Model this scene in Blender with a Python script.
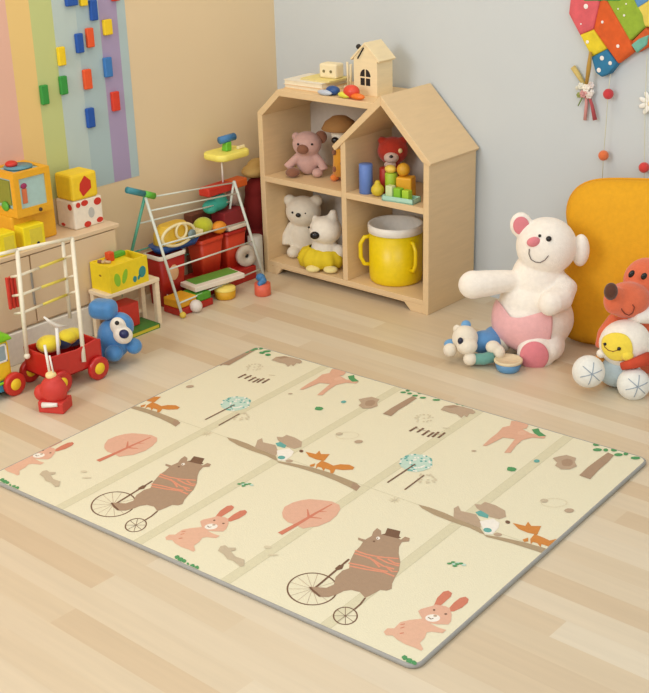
import bpy, bmesh, math, random
from mathutils import Vector, Matrix
random.seed(7)
for o in list(bpy.data.objects): bpy.data.objects.remove(o)
S = bpy.context.scene; C = S.collection
PI = math.pi
# ------------------------------------------------------------ camera
CX, CY, CZ, YAW, PITCH, ROLL, F = 3.5272, -3.5675, 1.7162, -.7301, .3929, .0287, 1224.09
def basis():
    f = Vector((math.sin(YAW)*math.cos(PITCH), math.cos(YAW)*math.cos(PITCH), -math.sin(PITCH)))
    r = Vector((math.cos(YAW), -math.sin(YAW), 0)); d = f.cross(r)
    c, s = math.cos(ROLL), math.sin(ROLL)
    return c*r + s*d, -s*r + c*d, f
RT, DN, FW = basis(); CAM = Vector((CX, CY, CZ))
cd = bpy.data.cameras.new('camera'); cam = bpy.data.objects.new('camera', cd); C.objects.link(cam)
m = Matrix((RT, -DN, -FW)).transposed().to_4x4(); m.translation = CAM; cam.matrix_world = m
cd.sensor_fit = 'HORIZONTAL'; cd.sensor_width = 36; cd.lens = F/649*36; cd.clip_start = .05
S.camera = cam
# ------------------------------------------------------------ light and exposure
w = bpy.data.worlds.new('world'); S.world = w; w.use_nodes = True
bg = w.node_tree.nodes['Background']; bg.inputs[0].default_value = (1.0, .985, .965, 1); bg.inputs[1].default_value = .68
def area(name, loc, target, size, sizey, power, col):
    l = bpy.data.lights.new(name, 'AREA'); l.shape = 'RECTANGLE'; l.size = size; l.size_y = sizey; l.energy = power; l.color = col
    o = bpy.data.objects.new(name, l); C.objects.link(o); o.location = loc
    o.rotation_euler = (Vector(target)-Vector(loc)).to_track_quat('-Z', 'Y').to_euler(); return o
area('window_light', (.5, -4.6, 2.3), (1.3, -.2, .2), 1.7, 1.5, 66, (.97, .985, 1.0))
area('front_window_light', (3.9, -3.2, 2.8), (1.8, -.3, .2), 2.2, 1.6, 32, (.93, .97, 1.0))
area('warm_back_fill', (.7, -.7, 2.5), (.5, -.5, 0), 1.0, 1.0, 9, (1.0, .74, .45))  # added warm fill standing in for bounce at the back left, not a fixture
S.view_settings.view_transform = 'Standard'; S.view_settings.look = 'None'
S.view_settings.exposure = 0.07; S.view_settings.gamma = 1
S.view_settings.use_curve_mapping = False
# ------------------------------------------------------------ measuring helpers (photograph pixel -> point on a plane of the room)
def ray(u, v): return RT*((u-324.5)/F) + DN*((v-346.5)/F) + FW
def on(ax, val, u, v):
    d = ray(u, v); return CAM + d*((val-CAM[ax])/d[ax])
def G(u, v, z=0): return on(2, z, u, v)
# ------------------------------------------------------------ materials
def lin(c): return tuple(((x/255+.055)/1.055)**2.4 if x/255 > .04045 else x/255/12.92 for x in c) + (1,)
MC = {}
def mat(name, c, rough=.6, kind=None, scale=60, amt=.05, metal=0, bump=.15, coat=0, alpha=1):
    key = (name, c, rough, kind)
    if key in MC: return MC[key]
    M = bpy.data.materials.new(name); M.use_nodes = True; nt = M.node_tree; b = nt.nodes['Principled BSDF']
    b.inputs['Roughness'].default_value = rough; b.inputs['Metallic'].default_value = metal
    if coat: b.inputs['Coat Weight'].default_value = coat; b.inputs['Coat Roughness'].default_value = .15
    col = lin(c)
    tc = nt.nodes.new('ShaderNodeTexCoord'); mp = nt.nodes.new('ShaderNodeMapping'); nz = nt.nodes.new('ShaderNodeTexNoise')
    nt.links.new(tc.outputs['Object'], mp.inputs[0]); nt.links.new(mp.outputs[0], nz.inputs['Vector'])
    nz.inputs['Scale'].default_value = scale; nz.inputs['Detail'].default_value = 4
    rp = nt.nodes.new('ShaderNodeMapRange'); rp.inputs[1].default_value = .3; rp.inputs[2].default_value = .7
    rp.inputs[3].default_value = 1-amt; rp.inputs[4].default_value = 1+amt*.6
    if kind == 'wood': mp.inputs['Scale'].default_value = (.12, .12, 1) if amt < .2 else (1, .1, .1); nz.inputs['Scale'].default_value = scale
    if kind == 'woodx': mp.inputs['Scale'].default_value = (.05, 1, 1)
    mx = nt.nodes.new('ShaderNodeMix'); mx.data_type = 'RGBA'; mx.blend_type = 'MULTIPLY'; mx.inputs[0].default_value = 1
    mx.inputs[6].default_value = col
    nt.links.new(nz.outputs[0], rp.inputs[0]); nt.links.new(rp.outputs[0], mx.inputs[7]); nt.links.new(mx.outputs[2], b.inputs['Base Color'])
    if kind in ('plush', 'cloth', 'wall'):
        bp = nt.nodes.new('ShaderNodeBump'); bp.inputs['Strength'].default_value = {'plush': .5, 'cloth': .25, 'wall': .05}[kind]
        bp.inputs['Distance'].default_value = .003
        n2 = nt.nodes.new('ShaderNodeTexNoise'); n2.inputs['Scale'].default_value = {'plush': 180, 'cloth': 300, 'wall': 120}[kind]
        nt.links.new(tc.outputs['Object'], n2.inputs['Vector']); nt.links.new(n2.outputs[0], bp.inputs['Height']); nt.links.new(bp.outputs[0], b.inputs['Normal'])
        if kind == 'plush':
            b.inputs['Sheen Weight'].default_value = .3; b.inputs['Sheen Roughness'].default_value = .5
    MC[key] = M; return M
def floor_mat():
    M = bpy.data.materials.new('light_strip_parquet'); M.use_nodes = True; nt = M.node_tree; b = nt.nodes['Principled BSDF']
    N = nt.nodes.new; L = nt.links.new
    tc = N('ShaderNodeTexCoord'); sp = N('ShaderNodeSeparateXYZ'); L(tc.outputs['Object'], sp.inputs[0])
    def mth(op, a, bb=None, val=None):
        n = N('ShaderNodeMath'); n.operation = op
        L(a, n.inputs[0]) if not isinstance(a, (int, float)) else setattr(n.inputs[0], 'default_value', a)
        if bb is not None: L(bb, n.inputs[1])
        if val is not None: n.inputs[1].default_value = val
        return n.outputs[0]
    W, Ln = .078, .95
    yr = mth('DIVIDE', sp.outputs[1], val=W); row = mth('FLOOR', yr)
    wn = N('ShaderNodeTexWhiteNoise'); wn.noise_dimensions = '1D'; L(row, wn.inputs['W'])
    off = mth('MULTIPLY', wn.outputs['Value'], val=5.0)
    xr = mth('ADD', mth('DIVIDE', sp.outputs[0], val=Ln), off); colm = mth('FLOOR', xr)
    cb = N('ShaderNodeCombineXYZ'); L(row, cb.inputs[0]); L(colm, cb.inputs[1])
    w2 = N('ShaderNodeTexWhiteNoise'); w2.noise_dimensions = '2D'; L(cb.outputs[0], w2.inputs['Vector'])
    r = N('ShaderNodeValToRGB'); L(w2.outputs['Value'], r.inputs[0])
    e = r.color_ramp.elements; e[0].position = 0; e[0].color = lin((206, 183, 150)); e[1].position = 1; e[1].color = lin((221, 208, 183))
    x = e.new(.35); x.color = lin((211, 192, 161)); x = e.new(.7); x.color = lin((216, 200, 172))
    mp = N('ShaderNodeMapping'); mp.inputs['Scale'].default_value = (1.2, 22, 1); L(tc.outputs['Object'], mp.inputs[0])
    add = N('ShaderNodeVectorMath'); add.operation = 'ADD'; L(mp.outputs[0], add.inputs[0]); L(w2.outputs['Color'], add.inputs[1])
    nz = N('ShaderNodeTexNoise'); nz.inputs['Scale'].default_value = 2.2; nz.inputs['Detail'].default_value = 6; L(add.outputs[0], nz.inputs['Vector'])
    rp = N('ShaderNodeMapRange'); rp.inputs[1].default_value = .3; rp.inputs[2].default_value = .7; rp.inputs[3].default_value = .96; rp.inputs[4].default_value = 1.03; L(nz.outputs[0], rp.inputs[0])
    mx = N('ShaderNodeMix'); mx.data_type = 'RGBA'; mx.blend_type = 'MULTIPLY'; mx.inputs[0].default_value = 1; L(r.outputs[0], mx.inputs[6]); L(rp.outputs[0], mx.inputs[7])
    L(mx.outputs[2], b.inputs['Base Color']); b.inputs['Roughness'].default_value = .42
    b.inputs['Coat Weight'].default_value = .25; b.inputs['Coat Roughness'].default_value = .3
    # narrow joints between the strips
    fr = mth('FRACT', yr); a1 = mth('LESS_THAN', fr, val=.02)
    bp = N('ShaderNodeBump'); bp.inputs['Strength'].default_value = .25; bp.inputs['Distance'].default_value = .001; bp.invert = True
    L(a1, bp.inputs['Height']); L(bp.outputs[0], b.inputs['Normal'])
    return M
WOOD = mat('beech_wood', (226, 197, 152), .5, 'wood', 90, .04)
WOODX = mat('beech_edge', (238, 218, 184), .5, 'wood', 90, .05)
# ------------------------------------------------------------ mesh helpers
def link(name, me, m, parent=None, smooth=False):
    o = bpy.data.objects.new(name, me); C.objects.link(o)
    for x in (m if isinstance(m, (list, tuple)) else [m]): me.materials.append(x)
    if parent: o.parent = parent
    if smooth:
        for p in me.polygons: p.use_smooth = True
    return o
def fin(name, bm, m, parent=None, smooth=False, bevel=0, seg=2, auto=False):
    bmesh.ops.recalc_face_normals(bm, faces=bm.faces)
    me = bpy.data.meshes.new(name); bm.to_mesh(me); bm.free()
    o = link(name, me, m, parent, smooth)
    if bevel:
        b = o.modifiers.new('bevel', 'BEVEL'); b.width = bevel; b.segments = seg; b.limit_method = 'ANGLE'
    return o
def nb(): return bmesh.new()
def abox(bm, a, b, mi=0, rot=None, piv=None):
    r = bmesh.ops.create_cube(bm, size=1)['verts']
    ce = [(a[i]+b[i])/2 for i in range(3)]; sz = [abs(b[i]-a[i]) for i in range(3)]
    for v in r: v.co = Vector((v.co.x*sz[0]+ce[0], v.co.y*sz[1]+ce[1], v.co.z*sz[2]+ce[2]))
    if rot: bmesh.ops.rotate(bm, verts=r, cent=piv or ce, matrix=rot)
    for f in {f for v in r for f in v.link_faces}: f.material_index = mi
    return r
def tube(bm, pts, r, n=10, mi=0, closed=False, taper=None, cap=True):
    pts = [Vector(p) for p in pts]; rings = []; N = len(pts)
    prev = None
    for i, p in enumerate(pts):
        if closed: t = pts[(i+1) % N]-pts[i-1]
        else: t = (pts[min(i+1, N-1)]-pts[max(i-1, 0)])
        t.normalize()
        if prev is None:
            a = Vector((0, 0, 1)) if abs(t.z) < .9 else Vector((1, 0, 0)); x = t.cross(a).normalized()
        else: x = (prev - t*prev.dot(t)).normalized()
        prev = x; y = t.cross(x); rr = r[i] if isinstance(r, (list, tuple)) else r
        rings.append([bm.verts.new(p + (x*math.cos(2*PI*k/n)+y*math.sin(2*PI*k/n))*rr) for k in range(n)])
    for i in range(N if closed else N-1):
        A, B = rings[i], rings[(i+1) % N]
        for k in range(n):
            f = bm.faces.new((A[k], A[(k+1) % n], B[(k+1) % n], B[k])); f.material_index = mi; f.smooth = True
    if not closed and cap:
        for R_ in (rings[0], rings[-1]):
            f = bm.faces.new(R_); f.material_index = mi
def lathe(bm, prof, o=(0, 0, 0), n=40, mi=0, mis=None):
    o = Vector(o); rings = []
    for r, z in prof: rings.append([bm.verts.new(o+Vector((r*math.cos(2*PI*k/n), r*math.sin(2*PI*k/n), z))) for k in range(n)] if r > 1e-6 else [bm.verts.new(o+Vector((0, 0, z)))])
    for i in range(len(prof)-1):
        A, B = rings[i], rings[i+1]
        for k in range(n):
            if len(A) == 1 and len(B) == 1: continue
            if len(A) == 1: f = bm.faces.new((A[0], B[k], B[(k+1) % n]))
            elif len(B) == 1: f = bm.faces.new((A[k], A[(k+1) % n], B[0]))
            else: f = bm.faces.new((A[k], A[(k+1) % n], B[(k+1) % n], B[k]))
            f.material_index = mis[i] if mis else mi; f.smooth = True
def ell(bm, c, r, rot=None, mi=0, seg=28, ring=18):
    vs = bmesh.ops.create_uvsphere(bm, u_segments=seg, v_segments=ring, radius=1)['verts']
    r = (r, r, r) if not isinstance(r, (tuple, list)) else r
    M = Matrix.Diagonal((r[0], r[1], r[2]))
    if rot: M = Matrix.Rotation(rot[2], 3, 'Z') @ Matrix.Rotation(rot[1], 3, 'Y') @ Matrix.Rotation(rot[0], 3, 'X') @ M
    for v in vs: v.co = M @ v.co + Vector(c)
    for f in {f for v in vs for f in v.link_faces}: f.smooth = True; f.material_index = mi
    return vs
def prism(bm, pts, ext, mi=0, o=(0, 0, 0)):
    """outline pts (3D) swept by ext"""
    a = [bm.verts.new(Vector(p)) for p in pts]; b = [bm.verts.new(Vector(p)+Vector(ext)) for p in pts]
    n = len(a); fs = [bm.faces.new(a), bm.faces.new(list(reversed(b)))]
    for i in range(n): fs.append(bm.faces.new((a[i], b[i], b[(i+1) % n], a[(i+1) % n])))
    for f in fs: f.material_index = mi
def sph(name, c, r, m, parent=None, rot=None): bm = nb(); ell(bm, c, r, rot); return fin(name, bm, m, parent, True)
def box(name, a, b, m, parent=None, bevel=.003): bm = nb(); abox(bm, a, b); return fin(name, bm, m, parent, False, bevel)
def thing(name, label, cat, loc=(0, 0, 0), rz=0, group=None):
    o = bpy.data.objects.new(name, None); C.objects.link(o); o.location = loc; o.rotation_euler = (0, 0, rz); o.empty_display_size = .05
    return tag(o, label, cat, group)
def tag(o, label, cat, group=None, kind=None):
    o['label'] = label; o['category'] = cat
    if group: o['group'] = group
    if kind: o['kind'] = kind
    return o
def struct(o): o['kind'] = 'structure'; return o
def fuse(name, parts, m, parent=None, vox=.005, smooth=6):
    """several overlapping lumps grown together into one skin"""
    bm = nb()
    for p in parts:
        if p[0] == 'e': ell(bm, p[1], p[2], p[3] if len(p) > 3 else None)
        else: tube(bm, p[1], p[2], 14)
    o = fin(name, bm, m, parent, True)
    r = o.modifiers.new('remesh', 'REMESH'); r.mode = 'VOXEL'; r.voxel_size = vox; r.use_smooth_shade = True
    s = o.modifiers.new('smooth', 'SMOOTH'); s.iterations = smooth; s.factor = .6
    return o
def patch(name, c, r, cond, m, parent, grow=1.03, rot=None, th=.002):
    bm = nb(); ell(bm, (0, 0, 0), (1, 1, 1), seg=160, ring=100)
    bmesh.ops.delete(bm, geom=[f for f in bm.faces if not cond(f.calc_center_median())], context='FACES')
    M = Matrix.Diagonal([x*grow for x in r])
    if rot: M = Matrix.Rotation(rot[2], 3, 'Z') @ Matrix.Rotation(rot[1], 3, 'Y') @ Matrix.Rotation(rot[0], 3, 'X') @ M
    for v in bm.verts: v.co = M @ v.co + Vector(c)
    o = fin(name, bm, m, parent, True); s = o.modifiers.new('solidify', 'SOLIDIFY'); s.thickness = th; s.offset = 1
    return o

# ============================================================ STRUCTURE
LW, BW = -.185, .32
fl = struct(box('floor', (LW-.1, -6, -.05), (5.5, BW+.1, 0), floor_mat(), bevel=0))
WALLB = mat('pale_blue_grey_paint', (198, 206, 210), .85, 'wall', 3, .02)
WALLL = mat('warm_beige_paint', (228, 206, 168), .85, 'wall', 3, .02)
struct(box('wall_back', (LW-.1, BW, 0), (5.5, BW+.1, 2.8), WALLB, bevel=0))
struct(box('wall_left', (LW-.1, -6, 0), (LW, BW, 2.8), WALLL, bevel=0))

# rainbow stripes on the left wall
mural = thing('rainbow_mural', 'painted vertical rainbow stripes on the beige left wall', 'wall mural', (LW, -.9, .5))
yb = [on(0, LW, *q).y for q in [(24.7, 164), (47, 164), (68.5, 164), (90.5, 160), (113.8, 175.5), (131, 174), (139, 173)]]
ys = [-1.75, -1.22] + yb
cols = [(220, 166, 150), (228, 182, 162), (233, 200, 130), (194, 203, 136), (186, 203, 200), (171, 193, 197), (168, 154, 188), (176, 197, 200)]
for i, c in enumerate(cols):
    bm = nb(); abox(bm, (0, ys[i]+.9, 0), (.0015, ys[i+1]+.9, 1.5))
    s = fin('stripe', bm, mat('stripe_paint_%d' % i, c, .85, 'wall', 3, .02), mural); s['label'] = ['dusky pink stripe', 'salmon pink stripe', 'amber yellow stripe', 'green stripe', 'pale aqua stripe', 'grey blue stripe', 'lilac stripe', 'narrow pale blue stripe'][i]
PEG = {'blue': (30, 84, 170), 'yellow': (240, 205, 30), 'red': (220, 62, 38), 'orange': (232, 88, 40), 'green': (52, 148, 60), 'sky': (58, 122, 190)}
pegs = [(70, 2, 'blue', 13, 8, 'short dark blue block at the top edge, left of a yellow one'), (82, 1, 'yellow', 8, 10, 'yellow block on the mural between the two topmost blue blocks'),
        (92, 10, 'blue', 8, 22, 'dark blue upright block right of the topmost yellow block'), (114, -3, 'red', 9, 8, 'red block at the very top of the lilac stripe'),
        (78, 43, 'blue', 8, 21, 'dark blue block just left of an orange red block high on the stripes'), (88.5, 37.5, 'orange', 8, 21, 'orange red block just right of a dark blue block high on the stripes'),
        (106, 27, 'yellow', 10, 17, 'yellow block on the lilac stripe'), (60, 56, 'yellow', 8, 20, 'yellow block on the pale aqua stripe edge, above a green one'),
        (106.5, 67, 'sky', 9, 22, 'medium blue block on the lilac stripe below the yellow one'), (86, 79, 'orange', 9, 22, 'orange red block in the middle of the grey blue stripe'),
        (62, 85, 'green', 8, 20, 'green block below the yellow block on the aqua stripe'), (43, 94.5, 'green', 8, 21, 'green block farthest left, on the green stripe edge'),
        (114, 101, 'red', 9, 22, 'red block lowest on the lilac stripe'), (89, 117.5, 'blue', 9, 22, 'dark blue block, lowest of all blocks on the mural')]
for u, v, c, pw, ph, lab in pegs:
    P = on(0, LW+.0015, u, v); w_, h_ = pw/2/255, ph/2/300
    bm = nb(); abox(bm, (0, -w_, -h_), (.016, w_, h_))
    o = fin('wall_block', bm, mat('felt_'+c, PEG[c], .7, 'cloth'), None, False, .004, 3); o.location = P
    tag(o, lab, 'toy block', 'coloured blocks on the rainbow stripes')

# ============================================================ HOUSE SHAPED CABINET
W, D, T = .877, .305, .026
cab = thing('dollhouse_cabinet', 'light beech house shaped toy cabinet with gabled roof and four open cubbies', 'cabinet')
def pxz(name, pts, y0, y1, m=WOOD, bev=.002, e=True):
    bm = nb(); prism(bm, [(x, y0, z) for x, z in pts], (0, y1-y0, 0)); return fin(name, bm, m, cab, False, bev)
ZB, ZM, ZT = .055, .424, .7935
pxz('side_panel', [(0, 0), (T, 0), (T, .677), (0, .689)], 0, D)
# chamfered corner and flat top on the left
pxz('sloped_panel', [(0, .689), (T, .677), (.127, .7935-T), (.118, ZT)], 0, D)
pxz('top_board', [(.118, ZT), (.127, ZT-T), (.595, ZT-T), (.62, ZT)], 0, D)
pxz('side_panel', [(W-T, 0), (W, 0), (W, .600), (W-T, .600)], .0, D)
XA, ZA = .6526, .826
k = T*1.41
pxz('roof_panel', [(XA, ZA), (XA, ZA-k), (W-T-.004, .602), (W+.006, .5905), (W+.012, .600)], -.004, D+.004)['label'] = 'right hand roof slope'
pxz('roof_panel', [(XA, ZA), (.405, .602), (.421, .587), (XA, ZA-k)], -.004, D+.004)['label'] = 'left hand roof slope'
pxz('divider', [(.445, ZB), (.470, ZB), (.470, .634), (.445, .610)], 0.001, D-.008)
pxz('bottom_board', [(T, ZB-.02), (W-T, ZB-.02), (W-T, ZB), (T, ZB)], .001, D-.008)
pxz('shelf_board', [(T, ZM-.024), (.445, ZM-.024), (.445, ZM), (T, ZM)], .001, D-.008)
pxz('shelf_board', [(.470, ZM-.024), (W-T, ZM-.024), (W-T, ZM), (.470, ZM)], .001, D-.008)
pxz('plinth', [(T, 0), (.075, 0), (.1, .03), (.76, .03), (.79, 0), (W-T, 0), (W-T, ZB-.02), (T, ZB-.02)], .001, .02)
bm = nb(); prism(bm, [(T, D-.008, ZB), (W-T, D-.008, ZB), (W-T, D-.008, .60), (XA, D-.008, ZA-k), (.60, D-.008, ZT-T), (.127, D-.008, ZT-T), (T, D-.008, .677)], (0, .006, 0))
fin('back_panel', bm, mat('pale_grey_board', (205, 196, 184), .7), cab)['label'] = 'pale grey back board'

# ---------- on top of the cabinet
ZT2 = ZT
CREAM = mat('cream_paper', (238, 226, 196), .7)
def book(name, c, sx, sy, z, h, rz, mc, label, pages=CREAM, grp=None):
    t = thing(name, label, 'book', (c[0], c[1], z), rz, grp)
    bm = nb(); abox(bm, (-sx/2, -sy/2, 0), (sx/2, sy/2, .002)); abox(bm, (-sx/2, -sy/2, h-.002), (sx/2, sy/2, h)); abox(bm, (-sx/2, sy/2-.002, 0), (sx/2, sy/2, h))
    fin('cover', bm, mc, t); box('pages', (-sx/2+.003, -sy/2+.003, .002), (sx/2-.003, sy/2-.002, h-.002), pages, t, 0); return t
BG = 'books lying on the cabinet top'
book('book', (.222, .128), .21, .17, ZT2, .016, -.02, mat('tan_cover', (226, 190, 140), .6), 'tan covered book at the bottom of the pile on the cabinet', CREAM, BG)
book('book', (.212, .130), .20, .165, ZT2+.016, .018, .03, mat('white_cover', (236, 230, 214), .6), 'white picture book in the middle of the pile on the cabinet', CREAM, BG)
book('book', (.255, .140), .155, .13, ZT2+.034, .007, .0, mat('yellow_cover', (234, 218, 140), .6), 'thin pale yellow booklet topmost of the pile under the cream block', CREAM, BG)
t = thing('eraser_block', 'small cream wooden cube with two dark eyes on the yellow booklet', 'wooden toy', (.28, .150, ZT2+.041), .1)
box('body', (-.042, -.028, 0), (.042, .028, .058), mat('pale_maple', (238, 224, 186), .6), t, .008)
for dx in (-.018, .016):
    bm = nb(); tube(bm, [(dx, -.0295, .028), (dx, -.027, .028)], .006, 12); fin('eye', bm, mat('olive_ink', (120, 110, 70), .6), t)
t = thing('peg_stand', 'thin cream wooden pegs standing behind the cube toy', 'wooden toy', (.355, .170, ZT2))
bm = nb()
for i, (dx, h) in enumerate([(-.006, .105), (.006, .098)]): tube(bm, [(dx, 0, .01), (dx*1.5, 0, h)], .0048, 8)
fin('pegs', bm, mat('pale_maple', (238, 224, 186), .6), t); box('base', (-.022, -.012, 0), (.022, .012, .012), WOODX, t)
def topball(u, v, r, c, lab, z=ZT2, sq=(1, 1, 1), name='toy_egg'):
    P = G(u, v, z); P.y = max(P.y, .003+r*sq[1]); o = sph(name, (0, 0, r*sq[2]), (r*sq[0], r*sq[1], r*sq[2]), mat('gloss_%d_%d' % (c[0], c[1]), c, .35)); o.location = P
    tag(o, lab, 'toy', 'small toys on the cabinet top'); return o
topball(333, 95, .026, (36, 78, 140), 'dark blue rounded toy behind the red one on cabinet', sq=(1.2, .9, .7))
topball(344, 100, .030, (222, 72, 50), 'shiny red round toy on the cabinet top', sq=(1.15, .95, .85))
topball(343, 103.5, .024, (236, 120, 40), 'flat orange toy in front of the red round one', ZT2, (1.4, .7, .5))
topball(327, 102.5, .024, (226, 222, 80), 'flat yellow green toy left of the orange one', ZT2, (1.4, .7, .5))
topball(308, 99.5, .020, (190, 200, 214), 'pale blue grey flat toy in front of the books', ZT2, (1.8, .6, .55))
# wooden toy house
t = thing('wooden_toy_house', 'pale wooden toy house with dark arched window on the cabinet', 'toy house', (.494, .150, ZT2), 0)
H = .140; hw = .058; hd = .048
PALE = mat('pale_birch', (238, 220, 178), .6, 'wood', 90, .05)
bm = nb(); prism(bm, [(-hw, -hd, 0), (hw, -hd, 0), (hw, -hd, H), (0, -hd, H+.055), (-hw, -hd, H)], (0, 2*hd, 0)); fin('body', bm, PALE, t, False, .001)
bm = nb()
for s in (-1, 1):
    prism(bm, [(s*(hw+.010), -hd-.004, H-.010), (0, -hd-.004, H+.053), (0, -hd-.004, H+.062), (s*(hw+.014), -hd-.004, H-.003)], (0, 2*hd+.008, 0))
fin('roof', bm, PALE, t, False, .001)
BLK = mat('dark_opening', (28, 24, 22), .6)
wf = bpy.data.objects.new('window', None)
bm = nb()
def arcw(x0, x1, z0, z1, arch):
    pts = [(x0, -hd-.0006, z0), (x1, -hd-.0006, z0)]
    if not arch: pts += [(x1, -hd-.0006, z1), (x0, -hd-.0006, z1)]
    elif arch > 0: pts += [(x0+(x1-x0)*math.cos(a), -hd-.0006, z0+(z1-z0)*math.sin(a)) for a in [PI/2*i/8 for i in range(1, 9)]]
    else: pts += [(x1-(x1-x0)*math.cos(a), -hd-.0006, z0+(z1-z0)*math.sin(a)) for a in [PI/2*i/8 for i in range(8, 0, -1)]]
    prism(bm, pts, (0, .0004, 0))
arcw(-.024, -.003, .038, .066, 0); arcw(.003, .024, .038, .066, 0); arcw(.003, .026, .072, .1, 1); arcw(-.026, -.003, .072, .1, -1)
fin('window', bm, BLK, t)
bm = nb(); abox(bm, (-.002, -hd-.0055, -.026), (.002, -hd-.0008, .026), rot=Matrix.Rotation(.62, 3, 'Y'), piv=(0, 0, 0))
for v in bm.verts: v.co += Vector((-.02, 0, H+.02))
fin('slot', bm, BLK, t)
sph('knob', (-.047, -.03, H+.04), .010, BLK, t); 

# ============================================================ TOYS IN THE CUBBIES
def vis(P): # pixels per metre at P
    return F/((Vector(P)-CAM).dot(FW))
def loc_fn(base, rz=.73):
    """local position of what stands du, dv pixels from the base, y metres behind its centre plane"""
    s = vis(base); base = Vector(base); d0 = base-CAM; w0 = d0.dot(FW)
    u0, v0 = 324.5+F*d0.dot(RT)/w0, 346.5+F*d0.dot(DN)/w0
    h = Vector((FW.x, FW.y, 0)).normalized(); Mi = Matrix.Rotation(-rz, 3, 'Z')
    def L(du, dv, y=0):
        d = ray(u0+du, v0-dv); k_ = ((base+h*y-CAM).dot(h))/d.dot(h)
        return Mi @ (CAM+d*k_-base)
    return L, s
RZ = .73
EYE = mat('black_bead', (20, 17, 16), .25)
def px_ell(base, rz, c, r, rot, u, v, grow=1.0):
    """point of a lump's surface seen at pixel (u, v), in the thing's own frame"""
    Mi = Matrix.Rotation(-rz, 3, 'Z'); o = Mi @ (CAM-Vector(base)) - Vector(c); d = Mi @ ray(u, v)
    Rm = (Matrix.Rotation(rot[2], 3, 'Z') @ Matrix.Rotation(rot[1], 3, 'Y') @ Matrix.Rotation(rot[0], 3, 'X')) if rot else Matrix.Identity(3)
    Di = Matrix.Diagonal([1/(x*grow) for x in r]) @ Rm.transposed(); o2, d2 = Di @ o, Di @ d
    A, B_, C_ = d2.dot(d2), o2.dot(d2), o2.dot(o2)-1; q = B_*B_-A*C_
    p = o2+d2*((-B_-math.sqrt(q))/A if q > 0 else -B_/A)
    if q <= 0: p.normalize()
    return Di.inverted() @ p + Vector(c)
def sewn(name, base, rz, c, r, rot, cen, outline, m, parent, grow=1.03, th=.002, K=14):
    """cloth panel lying on a lump; outline smoothed through the given corner points"""
    n = len(outline); pts = []
    for i in range(n):
        p0, p1, p2, p3 = (Vector(outline[(i+j-1) % n]) for j in range(4))
        for q in range(5):
            t_ = q/5; pts.append(.5*((2*p1)+(p2-p0)*t_+(2*p0-5*p1+4*p2-p3)*t_**2+(3*p1-p0-3*p2+p3)*t_**3))
    bm = nb(); rings = []
    for k_ in range(1, K+1): rings.append([bm.verts.new(px_ell(base, rz, c, r, rot, cen[0]+(p.x-cen[0])*k_/K, cen[1]+(p.y-cen[1])*k_/K, grow)) for p in pts])
    cv = bm.verts.new(px_ell(base, rz, c, r, rot, cen[0], cen[1], grow)); N_ = len(pts)
    for i in range(N_): bm.faces.new((cv, rings[0][i], rings[0][(i+1) % N_]))
    for A, B in zip(rings, rings[1:]):
        for i in range(N_): bm.faces.new((A[i], B[i], B[(i+1) % N_], A[(i+1) % N_]))
    o = fin(name, bm, m, parent, True); s_ = o.modifiers.new('solidify', 'SOLIDIFY'); s_.thickness = th; s_.offset = 0; return o
def oval_px(cx, cy, rx, ry, n=10): return [(cx+rx*math.cos(2*PI*i/n), cy+ry*math.sin(2*PI*i/n)) for i in range(n)]
# pink teddy
base = Vector((.155, .13, ZM)); t = thing('teddy_bear', 'dusty pink teddy bear with brown ears and nose in the upper left cubby', 'teddy bear', base, RZ-.15, 'soft toys in the cabinet'); t.scale = (.93, .93, .9)
L, s = loc_fn(base)
PK = mat('dusty_pink_plush', (205, 164, 154), .9, 'plush'); BR = mat('brown_plush', (140, 92, 68), .9, 'plush')
fuse('body', [('e', (0, 0, .062), (.054, .045, .062)), ('e', (0, -.01, .145), (.066, .056, .058)),
  ('t', [(-.03, -.01, .095), (-.07, -.03, .06), (-.09, -.04, .04)], [.02, .019, .021]), ('t', [(.03, -.01, .095), (.065, -.03, .06), (.078, -.04, .03)], [.02, .019, .021])], PK, t)
sph('ear', (.06, .01, .172), (.028, .018, .03), BR, t)['label'] = 'brown ear'
sph('ear', (-.052, .018, .172), (.02, .014, .02), PK, t)
sph('muzzle', (-.012, -.062, .132), (.027, .02, .023), BR, t)['label'] = 'brown muzzle'
for dx in (-.032, .03): sph('eye', (dx, -.06, .155), .0055, EYE, t)
sph('foot', (-.062, -.055, .022), (.032, .03, .022), BR, t)['label'] = 'brown foot'
sph('foot', (.05, -.055, .022), (.024, .026, .020), PK, t)
# giraffe with mushroom hat
t = thing('giraffe_toy', 'orange giraffe toy with white face and broad brown hat beside the divider', 'giraffe toy', (.325, .14, ZM), .5, 'soft toys in the cabinet')
YO = mat('amber_plush', (226, 158, 40), .8, 'plush'); bm = nb(); tube(bm, [(0, 0, .02), (0, 0, .16)], [.034, .026], 20); 
fin('neck', bm, YO, t, True)
sph('head', (0, -.005, .195), (.034, .034, .042), mat('white_plush', (236, 228, 212), .9, 'plush'), t)
bm = nb(); lathe(bm, [(0, .062), (.03, .056), (.06, .035), (.075, .008), (.07, .004), (.04, .018), (0, .024)], (0, 0, .205), 36); fin('hat', bm, mat('brown_felt', (156, 112, 62), .9, 'cloth'), t, True)
sph('muzzle', (-.012, -.036, .172), (.016, .014, .014), EYE, t)
for i, (dx, z) in enumerate([(-.02, .12), (.012, .075), (-.02, .05)]): sph('spot', (dx, -.026, z), (.009, .006, .012), BR, t)
for dx in (-.022, .022): sph('foot', (dx, -.02, .014), (.018, .02, .014), mat('orange_plush', (232, 130, 50), .8, 'plush'), t)
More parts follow.
